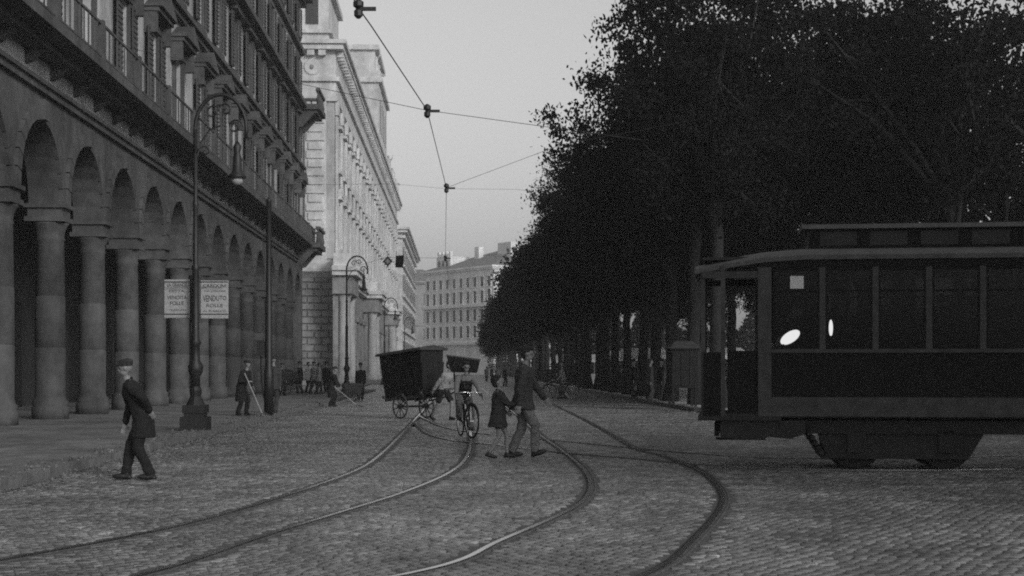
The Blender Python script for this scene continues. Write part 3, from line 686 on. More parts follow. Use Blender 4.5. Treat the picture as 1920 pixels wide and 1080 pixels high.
for k, (x, y) in enumerate(((13, 7.5), (18, 2), (19.5, 10), (24.5, 4), (25, 14))):  # out-of-view trees added to throw shade on the tram
    t = thing('street_tree', ORD[k]+' unseen tree added on the near corner to shade the tram', 'tree', (x, y, 0), k*1.1, 'unseen trees added to shade the tram'); put(variants[k % 4][1], 'trunk', t); put(variants[k % 4][0], 'crown', t)
def shrubbery(name, lb, a0, s0, a1, s1, h, n, wd=2.4):
    t = RNG.random(n); a = a0+(a1-a0)*t+RNG.normal(0, wd/3, n)*(abs(s1-s0) > abs(a1-a0)); s = s0+(s1-s0)*t+RNG.normal(0, wd/3, n)*(abs(s1-s0) <= abs(a1-a0))
    z = .12+RNG.random(n)*h*(.86+.14*np.sin(t*60)); pos = np.stack([a*NX+s*UX, a*NY+s*UY, z], 1)
    u = RNG.normal(size=(n, 3)); u /= np.linalg.norm(u, axis=1)[:, None]; v = np.cross(u, RNG.normal(size=(n, 3))); v /= np.linalg.norm(v, axis=1)[:, None]; L = RNG.uniform(.12, .26, n)[:, None]
    V = np.stack([pos-u*L, pos+v*L*.6, pos+u*L, pos-v*L*.6], 1).reshape(-1, 3); o = put(npmesh(name, V, np.arange(4*n).reshape(-1, 4), M['leaf']), name, kind='stuff'); o['label'] = lb
shrubbery('shrubbery', 'dark shrubs closing the garden behind the tree rows', 34, 46, 34, 150, 6.5, 40000, 3)
shrubbery('undergrowth', 'dark undergrowth at the far end of the garden beyond the stalls', 9.3, 150, 36, 150, 7.0, 30000)
shrubbery('far_shrubs', 'hazy dark shrubs beyond the last trees of the kerbside row', 6.5, 338, 40, 338, 7.0, 12000, 6)

# ================================================================== TRAM
def build_tram():
    yaw = R(-8); t = thing('tram', 'dark tram with a pale band along its side and open end platform, crossing the street', 'tram', (2.56, 20.4, 0), yaw)
    LEN, WD, ZB, BELT, WT, RE = 9.2, 2.0, .74, 1.63, 2.76, 2.92
    x0 = .95; n = int((LEN-.95-x0)/.70)
    # sills, panels (near and far side) ------------------------------------
    for y0, y1, nm in ((0, .05, ''), (WD-.05, WD, '')):
        MB().box(x0, LEN-.95, y0, y1, 1.0, BELT-.03).build('side_panel', M['tram'], t)
        MB().box(x0, LEN-.95, y0-.012, y1+.012, ZB, 1.0).build('light_band', M['tramlight'], t)
        MB().box(x0-.05, LEN-.9, y0-.03, y1+.03, BELT-.03, BELT+.02).build('belt_rail', M['tramlight'], t)
        MB().box(.85, LEN-.85, y0-.01, y1+.01, WT, RE).build('letterboard', M['tram'], t)
        pm_ = MB().box(-.04, .04, y0, y1, BELT+.02, WT).mesh('window_post', M['tramlight'])
        for k in range(n+1):
            if k == 0: continue
            put(pm_, 'window_post', t, (x0+k*.7, 0, 0))
        for k in range(n):
            xx = x0+k*.7; w_ = MB(); yy = y0+.005
            w_.box(xx+.04, xx+.66, yy, yy+.03, BELT+.02, BELT+.06); w_.box(xx+.04, xx+.66, yy, yy+.03, WT-.05, WT); w_.box(xx+.04, xx+.07, yy, yy+.03, BELT+.06, WT-.05); w_.box(xx+.63, xx+.66, yy, yy+.03, BELT+.06, WT-.05); w_.box(xx+.07, xx+.63, yy, yy+.03, 2.42, 2.45)
            wo_ = w_.build('window', M['tram'], t); MB().box(xx+.07, xx+.63, yy+.01, yy+.016, BELT+.06, WT-.05).build('pane', M['glass'], wo_)
        bp = MB(); bp.box(x0-.16, x0+.02, y0-.02, y1, ZB, WT); bp.build('corner_post', M['tramlight'], t)
        bp = MB(); bp.box(LEN-.95, LEN-.8, y0-.02, y1, ZB, WT); bp.build('corner_post', M['tramlight'], t)
    # end platforms ---------------------------------------------------------
    for e, sg in ((0, 1), (LEN, -1)):
        q = MB()
        for dx, yy in ((.05, .08), (.32, .02), (.05, WD-.08), (.32, WD-.02)): q.box(e+sg*dx-.03, e+sg*dx+.03, yy-.03, yy+.03, ZB, WT-.05+dx*.25)
        q.build('platform_post', M['tramlight'], t); xa, xb = sorted((e+sg*.04, e+sg*.84)); MB().box(xa, xb, .0, .04, WT-.14, WT-.05).build('platform_header', M['tramlight'], t); MB().box(xa, xb, WD-.04, WD, WT-.14, WT-.05).build('platform_header', M['tramlight'], t)
        xa, xb = sorted((e+sg*.06, e+sg*.33)); MB().box(xa, xb, .0, .04, ZB, BELT-.02).build('platform_panel', M['tram'], t); MB().box(xa, xb, WD-.04, WD, ZB, BELT-.02).build('platform_panel', M['tram'], t)
        xa, xb = sorted((e+sg*.02, e+sg*.07)); MB().box(xa, xb, .08, WD-.08, ZB, BELT).build('dash_panel', M['tram'], t)
        for yy in (.12, .74, 1.36): MB().box(xa, xa+.012, yy, yy+.52, BELT+.05, WT-.05).build('end_pane', M['glass'], t)
        xa, xb = sorted((e+sg*.38, e+sg*.79)); g = MB(); g.box(xa, xb, .03, .06, ZB+.05, BELT-.04); g.box(xa, xb, .02, .07, BELT-.04, BELT); g.build('platform_gate', M['tram'], t)
        xa, xb = sorted((e+sg*.79, e+sg*.84)); b_ = MB(); b_.box(xa, xb, .05, .7, ZB, WT); b_.box(xa, xb, 1.3, WD-.05, ZB, WT); b_.build('bulkhead', M['tramin'], t)
        xa, xb = sorted((e-sg*.02, e+sg*1.1)); MB().box(xa, xb, -.03, WD+.03, ZB-.06, ZB).build('step_edge', M['under'], t)
    MB().box(.05, LEN-.05, .05, WD-.05, ZB-.02, ZB+.03).build('floor', M['tramin'], t)
    MB().box(.05, LEN-.05, .05, WD-.05, RE-.05, RE-.01).build('inner_ceiling', M['tramin'], t)
    # roof: cambered in section, ends drooping as a bullnose -----------------
    q = MB(); rr = []
    xs = [-.06, .15, .45, .85, 1.4, 2.2]; xs = xs+[LEN-x for x in xs[::-1]]
    for x in xs:
        e = min(x, LEN-x); dz = -.17*max(0, 1-e/1.3)**1.5; wd = 1.0 if e > .9 else .88+.12*max(e, 0)/.9; ring = []
        for k in range(13):
            a = math.pi*k/12; ring.append((x, WD/2-math.cos(a)*(WD/2+.07)*wd, RE+dz+.14*math.sin(a)*(1+dz*2.0)))
        ring += [(x, WD/2+(WD/2+.05)*wd, RE+dz-.06), (x, WD/2-(WD/2+.05)*wd, RE+dz-.06)]; rr.append(ring)
    q.rings(rr); me = q.mesh('roof', M['tramroof'], False); recalc(me); ro = put(me, 'roof', t)
    q = MB(); q.box(1.5, LEN-1.5, .55, WD-.55, RE+.1, 3.32); q.build('clerestory', M['tram'], ro); q = MB(); q.box(1.4, LEN-1.4, .48, WD-.48, 3.32, 3.38); q.build('clerestory_roof', M['tramroof'], ro)
    q = MB()
    for k in range(9): q.box(1.65+k*.68, 2.15+k*.68, .54, .56, RE+.17, 3.28)
    q.build('clerestory_pane', M['tramin'], ro)
    q = MB(); q.cyl((4.6, 1, 3.38), (4.6, 1, 3.6), .12, .1, 10); q.cyl((4.6, 1, 3.55), (8.9, 1, 5.35), .03, .02, 6); q.build('trolley_pole', M['iron'], t)
    # under frame, bumper, skirt, truck with wheels --------------------------
    MB().box(.25, LEN-.25, .2, WD-.2, .5, ZB-.06).build('underframe', M['under'], t)
    prof = [(.28, .68), (.28, .44), (.82, .41), (.93, .46), (1.22, .43), (1.42, .5), (1.42, .68)]
    for f_ in (lambda x: x, lambda x: LEN-x): q = MB(); q.prism([(f_(x), z) for x, z in prof], .02, .1, 'y'); me = q.mesh('skirt', M['under']); recalc(me); put(me, 'skirt', t)
    q = MB(); q.box(.2, .27, .3, WD-.3, .45, .62); q.cyl((.22, .3, .42), (.9, .3, .42), .02, n=6); q.build('bumper', M['under'], t)
    for cx in (2.1, LEN-2.1-1.2):
        tr = MB(); tr.prism([(cx-.62, .68), (cx-.5, .5), (cx-.36, .16), (cx+1.5, .16), (cx+1.7, .5), (cx+1.9, .68)], .25, .33, 'y'); tr.box(cx-.1, cx+.1, .2, .38, .25, .55); tr.box(cx+1.1, cx+1.3, .2, .38, .25, .55)
        me = tr.mesh('truck_frame', M['under']); recalc(me); o = put(me, 'truck_frame', t)
        for wx in (cx, cx+1.2):
            for wy in (.42, WD-.5):
                q = MB(); q.cyl((wx, wy, .39), (wx, wy+.1, .39), .36, n=24); q.cyl((wx, wy+.07, .39), (wx, wy+.11, .39), .4, n=24); q.cyl((wx, wy-.06, .39), (wx, wy, .39), .1, n=12)
                wo_ = q.build('wheel', M['under'], t)
    # brake gear hanging in front of the wheels: sloping life-guard
    q = MB()
    for k in range(6): q.box(1.46+k*.04, 1.52+k*.04, .1, WD-.1, .48-k*.065, .53-k*.065)
    q.build('lifeguard', M['under'], t)
    # notice, seats, lamp globes
    MB().box(1.22, 1.40, -.002, .003, 2.47, 2.64).build('notice_card', M['card'], t)
    q = MB()
    for k in range(8): q.box(1.6+k*.8, 1.68+k*.8, .3, .9, 1.1, 1.75); q.box(1.35+k*.8, 1.68+k*.8, .3, .9, 1.08, 1.14)
    q.build('seat', M['tramin'], t)
    rot = Matrix.Rotation(R(-33), 3, 'Y')
    lm = MB(); lm.ell((1.23, .22, 1.815), (.15, .04, .075), 20, 10, rot); lm.build('lamp_globe', M['lit'], t, True, label='lit oval lamp glowing behind the first side window')
    lm = MB(); lm.ell((1.775, .2, 1.94), (.028, .03, .115), 14, 8); lm.build('lamp_globe', M['lit'], t, True, label='narrow upright lit lamp behind the second side window')
    q = MB(); q.cyl((1.14, .22, 1.78), (1.14, .22, 1.1), .015); q.cyl((1.775, .2, 1.84), (1.775, .2, 1.1), .012); q.build('lamp_stand', M['iron'], t)
    return t
tram = build_tram()

# ================================================================== PEOPLE
def ik(a, b, l1, l2, pole):
    a = Vector(a); b = Vector(b); d = b-a; L = d.length; mx = (l1+l2)*.999
    if L > mx: b = a+d*(mx/L); d = b-a; L = mx
    x = (l1*l1-l2*l2+L*L)/(2*L); h = math.sqrt(max(l1*l1-x*x, 0)); dn = d.normalized(); p = Vector(pole); p = p-dn*p.dot(dn); p.normalize()
    return a+dn*x+p*h, b
def ovring(c, u, v, ru, rv, n=14): return [c+u*ru*math.cos(2*math.pi*i/n)+v*rv*math.sin(2*math.pi*i/n) for i in range(n)]
def capsule(b, p0, p1, r0, r1):
    p0 = Vector(p0); p1 = Vector(p1); b.tube([p0.lerp(p1, t) for t in (0, .25, .5, .75, 1)], [r0+(r1-r0)*t for t in (0, .25, .5, .75, 1)], 10); b.ell(p0, (r0,)*3, 10, 8); b.ell(p1, (r1,)*3, 10, 8)
def folds(me, amp):
    n = len(me.vertices); c = np.zeros(n*3, np.float32); me.vertices.foreach_get('co', c); c = c.reshape(-1, 3); nn = np.zeros(n*3, np.float32); me.vertices.foreach_get('normal', nn); nn = nn.reshape(-1, 3)
    r_ = np.random.default_rng(n); f = np.zeros(n)
    for fr, w_ in ((20, 1), (34, .7), (55, .45), (27, .8)):
        d = r_.normal(size=3); d /= np.linalg.norm(d); ph = r_.random()*6; f += w_*np.sin(c@d*fr+ph+1.6*np.sin(c@r_.normal(size=3)*9+ph))
    c += nn*(amp*(np.abs(f)*-.45+.35))[:, None]; me.vertices.foreach_set('co', c.astype(np.float32).ravel()); me.update()
def remesh(b, name, m, parent, vox, smooth=4):
    me = b.mesh(name, m); recalc(me); o = bpy.data.objects.new(name, me); sc.collection.objects.link(o)
    r = o.modifiers.new('r', 'REMESH'); r.mode = 'VOXEL'; r.voxel_size = vox
    s = o.modifiers.new('s', 'SMOOTH'); s.factor = .5; s.iterations = smooth
    dg = bpy.context.evaluated_depsgraph_get(); dg.update(); m2 = bpy.data.meshes.new_from_object(o.evaluated_get(dg)); m2.name = name
    o.modifiers.clear(); o.data = m2; bpy.data.meshes.remove(me)
    if not m2.materials: m2.materials.append(m)
    if name in ('coat', 'jacket', 'trousers', 'shorts', 'waistcoat'): folds(m2, .019 if name == 'trousers' else .015)
    m2.shade_smooth(); o.parent = parent; return o
def person(label, loc, rz, Ht=1.72, lean=3, hands=((.05, .24, .78), (.05, -.24, .78)), feet=((.0, .1, .08), (.0, -.1, .08)), pitch=(0, 0), hem=.80, pelvis=.93, pelx=0., headt=0., turn=0.,
           top='coat', leg='dtrouser', shoe='shoe', hat=None, near=False, bare=False, skirt=.03, group=None, sleeves=True, hair=True, legs_bare=False, short=None, shoulder=.185, spread=0., headscale=1., vest=None, name='person', bulk=0.):
    k = Ht/1.75; t = thing(name, label, 'person', loc, rz, group); t.scale = (k, k, k)
    vox = .0085 if near else .022; cv = .013 if near else .026
    L_ = R(lean); dr = Vector((math.sin(L_), 0, math.cos(L_))); fw = Vector((math.cos(L_), 0, -math.sin(L_))); lf = Vector((0, 1, 0))
    Pv = Vector((pelx, 0, pelvis)); N_ = Pv+dr*.53; hd = R(lean*.35+headt); hdir = Vector((math.sin(hd), 0, math.cos(hd))); HC = N_+hdir*.21+Vector((.015, 0, 0))
    arms = []; 
    for sg, hp in ((1, hands[0]), (-1, hands[1])):
        sh = N_-dr*.07+lf*sg*shoulder; el, wr = ik(sh, hp, .29, .255, (-.6, sg*.5, -.35)); arms.append((sh, el, wr, sg))
    legs = []
    for sg, fp, pt in ((1, feet[0], pitch[0]), (-1, feet[1], pitch[1])):
        hp = Pv+lf*sg*.09-dr*.02; kn, an = ik(hp, fp, .44, .43, (1, sg*.08+spread*sg, .25)); legs.append((hp, kn, an, pt, sg))
    b = MB()
    u, v = lf, fw
    tor = [(-.08, .14, .11), (0, .165, .125), (.12, .145, .11), (.25, .14, .105), (.38, .17, .12), (.46, .165, .105), (.51, .10, .07), (.56, .055, .055), (.62, .052, .052)]
    b.rings([ovring(Pv+dr*h, u, v, a_, b_) for h, a_, b_ in tor])
    for sh, el, wr, sg in arms:
        capsule(b, sh, el, .052, .042); capsule(b, el, wr, .041, .027)
        d_ = (wr-el).normalized(); side = d_.cross(Vector((0, sg, 0)))
        side = side.normalized() if side.length > .1 else Vector((1, 0, 0)); rot = Matrix((side, d_.cross(side), d_)).transposed(); pc = wr+d_*.055
        b.ell(pc, (.042, .018, .058), 10, 8, rot)
        if near:   # four fingers of unequal length, bent, and a thumb leaving the side of the palm
            for i, ln in enumerate((.062, .075, .07, .055)):
                r0 = pc+side*(.031-.021*i)+d_*.04; m_ = r0+d_*ln*.55; e_ = m_+(d_*.6+Vector((0, -sg, 0))*.75).normalized()*ln*.6; b.tube([r0, m_, e_], [.0115, .0105, .009], 6); b.ell(e_, (.009,)*3, 6, 5)
            r0 = pc+side*.035-d_*.02; b.tube([r0, r0+side*.025+d_*.03, r0+side*.025+d_*.062], [.014, .012, .010], 6)
        else: b.ell(pc+d_*.07, (.03, .02, .045), 8, 6, rot)
    for hp, kn, an, pt, sg in legs:
        capsule(b, hp, kn, .085, .056); capsule(b, kn, kn.lerp(an, .35), .052, .056); capsule(b, kn.lerp(an, .35), an, .056, .036)
        rp_ = Matrix.Rotation(R(-pt), 3, 'Y'); b.ell(an+rp_@Vector((.06, 0, -.04)), (.13, .042, .035), 10, 8, rp_)
    hrot = Matrix.Rotation(hd, 3, 'Y')@Matrix.Rotation(R(turn), 3, 'Z')
    def hp_(x, y, z): return HC+hrot@Vector((x, y, z))*headscale
    b.ell(hp_(-.005, 0, .02), (.095*headscale, .076*headscale, .105*headscale), 14, 10, hrot); b.ell(hp_(.025, 0, -.06), (.062*headscale, .052*headscale, .062*headscale), 12, 8, hrot)
    b.ell(hp_(.098, 0, -.018), (.018, .013, .026), 8, 6, hrot)
    b.ell(hp_(.078, 0, .02), (.02, .05, .012), 8, 6, hrot); b.ell(hp_(.078, 0, -.062), (.015, .024, .009), 8, 6, hrot)
    for sg in (-1, 1): b.ell(hp_(-.0, sg*.078, -.01), (.02, .01, .03), 8, 6, hrot)
    remesh(b, 'body', M['skin'], t, vox, 2 if near else 3)
    if near:
        for sg in (-1, 1): e = MB(); e.ell(hp_(.086, sg*.031, .0), (.009, .011, .008), 8, 6, hrot); e.build('eye', M['hair'], t, True)
    # top garment
    if not bare:
        g = MB(); ex = .028+bulk
        rr = [ovring(Pv+dr*h, u, v, a_+ex, b_+ex) for h, a_, b_ in tor[1:-2]]+[ovring(Pv+dr*.545, u, v, .07, .07)]
        hz = hem-Pv.z
        low = [ovring(Pv+Vector((-.01, 0, hz*q)), u, Vector((1, 0, 0)), .165+ex+skirt*q, .125+ex+skirt*q*1.1) for q in (1, .66, .33)]
        g.rings(low+rr); 
        for sh, el, wr, sg in arms:
            if sleeves: capsule(g, sh, el, .073+bulk*.6, .062+bulk*.5); capsule(g, el, el.lerp(wr, .93), .06+bulk*.5, .05)
            else: capsule(g, sh, sh.lerp(el, .5), .07, .062)
        remesh(g, 'coat' if hem < .8 else 'jacket', M[top], t, cv, 3)
        if near and sleeves:   # collar and lapels
            cl = MB(); cl.tube([N_+fw*.02+lf*.075+dr*.015, N_-fw*.055+dr*.035, N_+fw*.02-lf*.075+dr*.015], [.022, .028, .022], 8)
            for sg in (-1, 1): cl.tube([N_+fw*.03+lf*sg*.07+dr*.01, N_+fw*.13+lf*sg*.045-dr*.12, N_+fw*.155+lf*sg*.012-dr*.28], [.02, .024, .012], 6)
            cl.build('collar', M[top], t, True)
    if vest:
        g = MB(); g.rings([ovring(Pv+dr*h, u, v, a_+.04, b_+.04) for h, a_, b_ in tor[1:6]]+[ovring(Pv+dr*.5, u, v, .11, .085)]); remesh(g, 'waistcoat', M[vest], t, cv, 3)
    # trousers or shorts
    g = MB(); g.rings([ovring(Pv+dr*h, u, v, a_+.018, b_+.018) for h, a_, b_ in ((-.1, .13, .1), (-.05, .15, .115), (.02, .165, .125), (.1, .15, .115))])
    for hp, kn, an, pt, sg in legs:
        if short is not None: capsule(g, hp, hp.lerp(kn, short), .105, .095)
        else: capsule(g, hp, kn, .105, .082); g.tube([kn, kn.lerp(an, .5), an+Vector((0, 0, .0))], [.082, .075, .078], 12); g.ell(kn, (.082,)*3)
    if not legs_bare: remesh(g, 'trousers' if short is None else 'shorts', M[leg], t, cv, 3)
    for hp, kn, an, pt, sg in legs:
        rp_ = Matrix.Rotation(R(-pt), 3, 'Y'); g = MB(); g.ell(an+rp_@Vector((.055, 0, -.035)), (.145, .052, .046), 12, 8, rp_); g.ell(an+Vector((-.01, 0, .0)), (.055, .05, .06), 10, 8); g.ell(an+rp_@Vector((-.05, 0, -.055)), (.04, .04, .025), 8, 6, rp_)
        remesh(g, 'shoe', M[shoe], t, .012 if near else .022, 2)
    if hair and not hat:
        g = MB(); g.ell(hp_(-.022, 0, .045), (.1*headscale, .086*headscale, .092*headscale), 14, 10, hrot); g.ell(hp_(-.05, 0, -.01), (.062*headscale, .078*headscale, .085*headscale), 12, 8, hrot); g.ell(hp_(.045, 0, .085), (.055, .065, .04), 10, 8, hrot); remesh(g, 'hair', M['hair'], t, .012 if near else .022, 2)
    if hat == 'cap':
        g = MB(); g.ell(hp_(-.01, 0, .08), (.118, .1, .055), 14, 8, hrot); g.ell(hp_(-.01, 0, .045), (.105, .088, .06), 14, 8, hrot); g.ell(hp_(.1, 0, .05), (.06, .065, .012), 12, 6, hrot); remesh(g, 'cap', M['coat'], t, .012 if near else .02, 1)
    if hat == 'straw':
        g = MB(); g.ell(hp_(0, 0, .09), (.1, .09, .08), 14, 8, hrot); g.ell(hp_(0, 0, .06), (.17, .165, .018), 16, 6, hrot); remesh(g, 'hat', M['shirt'], t, .016, 1)
    if hat == 'dark':
        g = MB(); g.ell(hp_(0, 0, .09), (.1, .09, .085), 14, 8, hrot); g.ell(hp_(0, 0, .055), (.165, .155, .018), 16, 6, hrot); remesh(g, 'hat', M['black'], t, .016, 1)
    return t
mz = G(985, 858)
# the man: strides to the right, near hand back to the boy, far arm swung forward
person('tall man in a grey jacket striding rightwards, holding the boy by the hand', (P(978, 858, 23.3).x, 23.3, 0), R(-4), 1.69, lean=4,
       hands=((.40, .20, .90), (-.02, -.27, .86)), feet=((-.17, .09, .085), (.22, -.09, .10)), pitch=(0, 18), hem=.77, top='jacket', leg='trouser', near=True, pelx=.02, headt=4, skirt=.05, pelvis=.94, bulk=.016, shoulder=.2)
person('small bare-legged boy in a dark coat reaching up to the man\'s hand', (P(934, 860, 23.15).x, 23.15, 0), R(3), 1.24, lean=2,
       hands=((.18, .2, 1.0), (.44, -.02, 1.16)), feet=((.2, .07, .085), (-.2, -.07, .10)), pitch=(0, -14), hem=.68, top='coat', leg='black', near=True, short=.45, headt=-14, skirt=.05, bulk=.02, headscale=1.2, pelvis=.93)
# ------------------------------------------------------------------ bicycles
def bicycle(label, loc, rz, steer=0, group=None, light=False):
    t = thing('bicycle', label, 'bicycle', loc, rz, group); r = .335; wb = 1.06     # forward +X, rear axle at -wb/2
    def wheel(x, st):
        o = bpy.data.objects.new('wheel', None); sc.collection.objects.link(o); o.parent = t; o.location = (x, 0, r); o.rotation_euler = (0, 0, st)
        n = 28; q = MB(); ring = [(r*math.cos(2*math.pi*i/n)*.965, 0, r*math.sin(2*math.pi*i/n)*.965) for i in range(n)]; q.tube(ring+[ring[0]], .018, 6); q.build('tyre', M['black'], o, True)
        q = MB(); rg = [(p[0]*.94, 0, p[2]*.94) for p in ring]; q.tube(rg+[rg[0]], .008, 5); q.cyl((0, -.04, 0), (0, .04, 0), .02, n=8); q.build('rim', M['steel'], o)
        q = MB(); 
        for i in range(18): a = 2*math.pi*i/18; q.cyl((0, .02*(-1)**i, 0), (.3*math.cos(a), 0, .3*math.sin(a)), .0022, n=3, caps=False)
        q.build('spokes', M['steel'], o)
        q = MB(); arc = [((r+.025)*math.cos(a), 0, (r+.025)*math.sin(a)) for a in [R(20+i*14) for i in range(11)]]; q.tube(arc, .02, 5); q.build('mudguard', M['iron'], o)
    wheel(-wb/2, 0); wheel(wb/2, steer)
    bb = Vector((-.07, 0, .28)); st = Vector((-.2, 0, .68)); ht = Vector((.36, 0, .78)); hb = Vector((.40, 0, .66)); ra = Vector((-wb/2, 0, r)); fa = Vector((wb/2, 0, r))
    q = MB()
    for a_, b_ in ((bb, st), (st, ht), (bb, hb), (ht, hb)): q.cyl(a_, b_, .016, n=8)
    for sg in (-1, 1):
        o_ = Vector((0, sg*.05, 0)); q.cyl(bb+o_*.5, ra+o_, .01, n=6); q.cyl(st, ra+o_, .008, n=6); q.cyl(hb+o_*.7, fa+o_, .012, n=6)
    q.build('frame', M['iron'], t)
    q = MB(); q.cyl(ht, ht+Vector((-.01, 0, .12)), .013, n=8); top = ht+Vector((-.01, 0, .12)); q.tube([top+Vector((-.12, .28, -.02)), top+Vector((.03, .24, .0)), top+Vector((.04, .1, .02)), top, top+Vector((.04, -.1, .02)), top+Vector((.03, -.24, 0)), top+Vector((-.12, -.28, -.02))], .013, 6); q.build('handlebar', M['steel'], t, True)
    q = MB(); q.cyl(st, st+Vector((-.03, 0, .12)), .012, n=8); q.ell(st+Vector((-.04, 0, .15)), (.14, .08, .035)); q.build('saddle', M['shoe'], t, True)
    q = MB(); q.cyl(bb+Vector((0, .03, 0)), bb+Vector((0, .045, 0)), .09, n=18); q.cyl(bb+Vector((0, .06, 0)), bb+Vector((.1, .07, -.12)), .01); q.cyl(bb+Vector((0, -.06, 0)), bb+Vector((-.1, -.07, .12)), .01)
    q.box(bb.x+.06, bb.x+.14, .06, .15, bb.z-.13, bb.z-.115); q.box(bb.x-.14, bb.x-.06, -.15, -.06, bb.z+.115, bb.z+.13); q.build('cranks', M['iron'], t)
    return t
cb = Vector((P(874, 820, 30.3).x, 30.3, 0)); hr = R(-90+14)
bicycle('bicycle ridden towards the camera by the man with the box', cb, hr, R(12))
person('cyclist in dark waistcoat and grey sleeves with a black box on his back', cb+Vector((math.cos(hr), math.sin(hr), 0))*-.28, hr, 1.52, lean=33,
       hands=((.62, .30, .98), (.62, -.30, .98)), feet=((.28, .12, .22), (.10, -.12, .46)), pitch=(0, 0), hem=.90, pelvis=.99, top='gshirt', vest='black', leg='trouser', near=True, headt=-4, spread=.15, hair=True, skirt=0)
bx = thing('carried_box', 'wide black box strapped across the cyclist\'s shoulders', 'box', cb+Vector((math.cos(hr), math.sin(hr), 0))*-.42+Vector((.03, 0, 1.32)), R(-4))
q = MB(); q.hexa([(-.24, -.14, 0), (.27, -.14, -.02), (.27, .18, -.02), (-.24, .18, 0)], [(-.33, -.16, .33), (.33, -.16, .24), (.33, .2, .24), (-.33, .2, .33)]); q.build('case', M['wood'], bx)
q = MB(); q.hexa([(-.34, -.18, .335), (.34, -.18, .245), (.34, .22, .245), (-.34, .22, .335)], [(-.34, -.18, .355), (.34, -.18, .265), (.34, .22, .265), (-.34, .22, .355)]); q.build('lid', M['woodroof'], bx)
q = MB(); q.tube([(-.14, -.16, .28), (-.15, -.42, .12), (-.15, -.3, -.2)], .018); q.tube([(.14, -.16, .25), (.15, -.42, .12), (.15, -.3, -.2)], .018); q.build('strap', M['shoe'], bx)

# ------------------------------------------------------------------ the covered handcart
def cart():
    base = G(775, 785); rz = R(48); rz = R(-48); t = thing('covered_cart', 'high dark boxed handcart on two spoked wheels being hauled along the street', 'cart', (base.x, base.y, 0), rz)
    # local +X = direction of travel, right side (-Y) turned to the camera
    L, Wd, wr = 1.85, .78, .345
    body = bpy.data.objects.new('body', None); sc.collection.objects.link(body); body.parent = t; body.location = (0, 0, .62); body.rotation_euler = (0, R(-5), 0)
    q = MB(); xb, xt = .84, .93
    lo = [(-xb, -.33, 0), (xb, -.33, 0), (xb, .33, 0), (-xb, .33, 0)]; up = [(-xt, -.40, 1.20), (xt, -.40, 1.20), (xt, .40, 1.20), (-xt, .40, 1.20)]
    q.hexa(lo, up); q.build('shell', M['wood'], body)
    # boards of the near side, the far side and the rear
    nb = 9
    for i in range(nb):
        u0, u1 = i/nb+.004, (i+1)/nb-.004; d = .012+.006*(i % 2)
        pl = MB(); bp = lambda u, z, y: (-(xb+(xt-xb)*z/1.2)+2*(xb+(xt-xb)*z/1.2)*u, y, z)
        y0, y1 = -.33, -.40
        pl.hexa([bp(u0, .02, y0-d), bp(u1, .02, y0-d), bp(u1, .02, y0), bp(u0, .02, y0)], [bp(u0, 1.18, y1-d), bp(u1, 1.18, y1-d), bp(u1, 1.18, y1), bp(u0, 1.18, y1)]); pl.build('board', M['wood'], body)
    for i in range(4):
        y0, y1 = -.33+.165*i+.004, -.33+.165*(i+1)-.004; f = .40/.33; pl = MB()
        pl.hexa([(xb+.02, y0, .02), (xb, y0, .02), (xb, y1, .02), (xb+.02, y1, .02)], [(xt+.02, y0*f, 1.18-.3), (xt, y0*f, 1.18-.3), (xt, y1*f, 1.18-.3), (xt+.02, y1*f, 1.18-.3)]); pl.build('board', M['wood'], body)
    q = MB(); q.hexa([(-1.03, -.5, 1.2), (1.03, -.5, 1.2), (1.03, .5, 1.2), (-1.03, .5, 1.2)], [(-1.0, -.46, 1.27), (1.0, -.46, 1.27), (1.0, .46, 1.27), (-1.0, .46, 1.27)]); q.add([(-1.0, -.46, 1.27), (1.0, -.46, 1.27), (1.0, 0, 1.34), (-1.0, 0, 1.34), (1, .46, 1.27), (-1, .46, 1.27)], [(0, 1, 2, 3), (3, 2, 4, 5), (1, 4, 2), (0, 3, 5)]); q.build('roof', M['woodroof'], body)
    q = MB()
    for x in (-.84, .0, .84): q.box(x-.03, x+.03, -.43, -.36, .0, .08)
    q.box(-.86, .86, -.35, -.30, -.08, 0); q.box(-.86, .86, .30, .35, -.08, 0); q.build('sill_beam', M['wheelwood'], body)
    def wheel(x, y, r):
        o = bpy.data.objects.new('wheel', None); sc.collection.objects.link(o); o.parent = t; o.location = (x, y, r)
        n = 24; q = MB(); ring = [(r*.93*math.cos(2*math.pi*i/n), 0, r*.93*math.sin(2*math.pi*i/n)) for i in range(n)]; q.tube(ring+[ring[0]], r*.07, 6); q.build('rim', M['wheelwood'], o, True)
        q = MB(); q.cyl((0, -.07, 0), (0, .07, 0), .06, n=10); q.build('hub', M['iron'], o)
        sp = MB().cyl((0, 0, .05), (0, 0, r*.9), .016, .012, 5).mesh('spoke', M['wheelwood'])
        for i in range(10): put(sp, 'spoke', o, (0, 0, 0), (0, 2*math.pi*i/10, 0))
    for y in (-.46, .46): wheel(0, y, wr)
    q = MB(); q.cyl((0, -.46, wr), (0, .46, wr), .028)
    for x in (0,):
        for y in (-.3, .3): q.tube([(x-.3, y, .6), (x-.1, y, .5), (x, y, .44), (x+.1, y, .5), (x+.3, y, .6)], .018, 5)
    q.build('undercarriage', M['iron'], t)
    q = MB()
    for y in (-.26, .26): q.tube([(.4, y, .5), (1.1, y, .62), (1.75, y, .86)], .022, 6)
    q.cyl((1.72, -.3, .85), (1.72, .3, .85), .02); q.build('shaft', M['wheelwood'], t)
    return t, base, rz
ct, cbase, crz = cart()
pl_ = ct.location+Vector((math.cos(crz), math.sin(crz), 0))*1.32
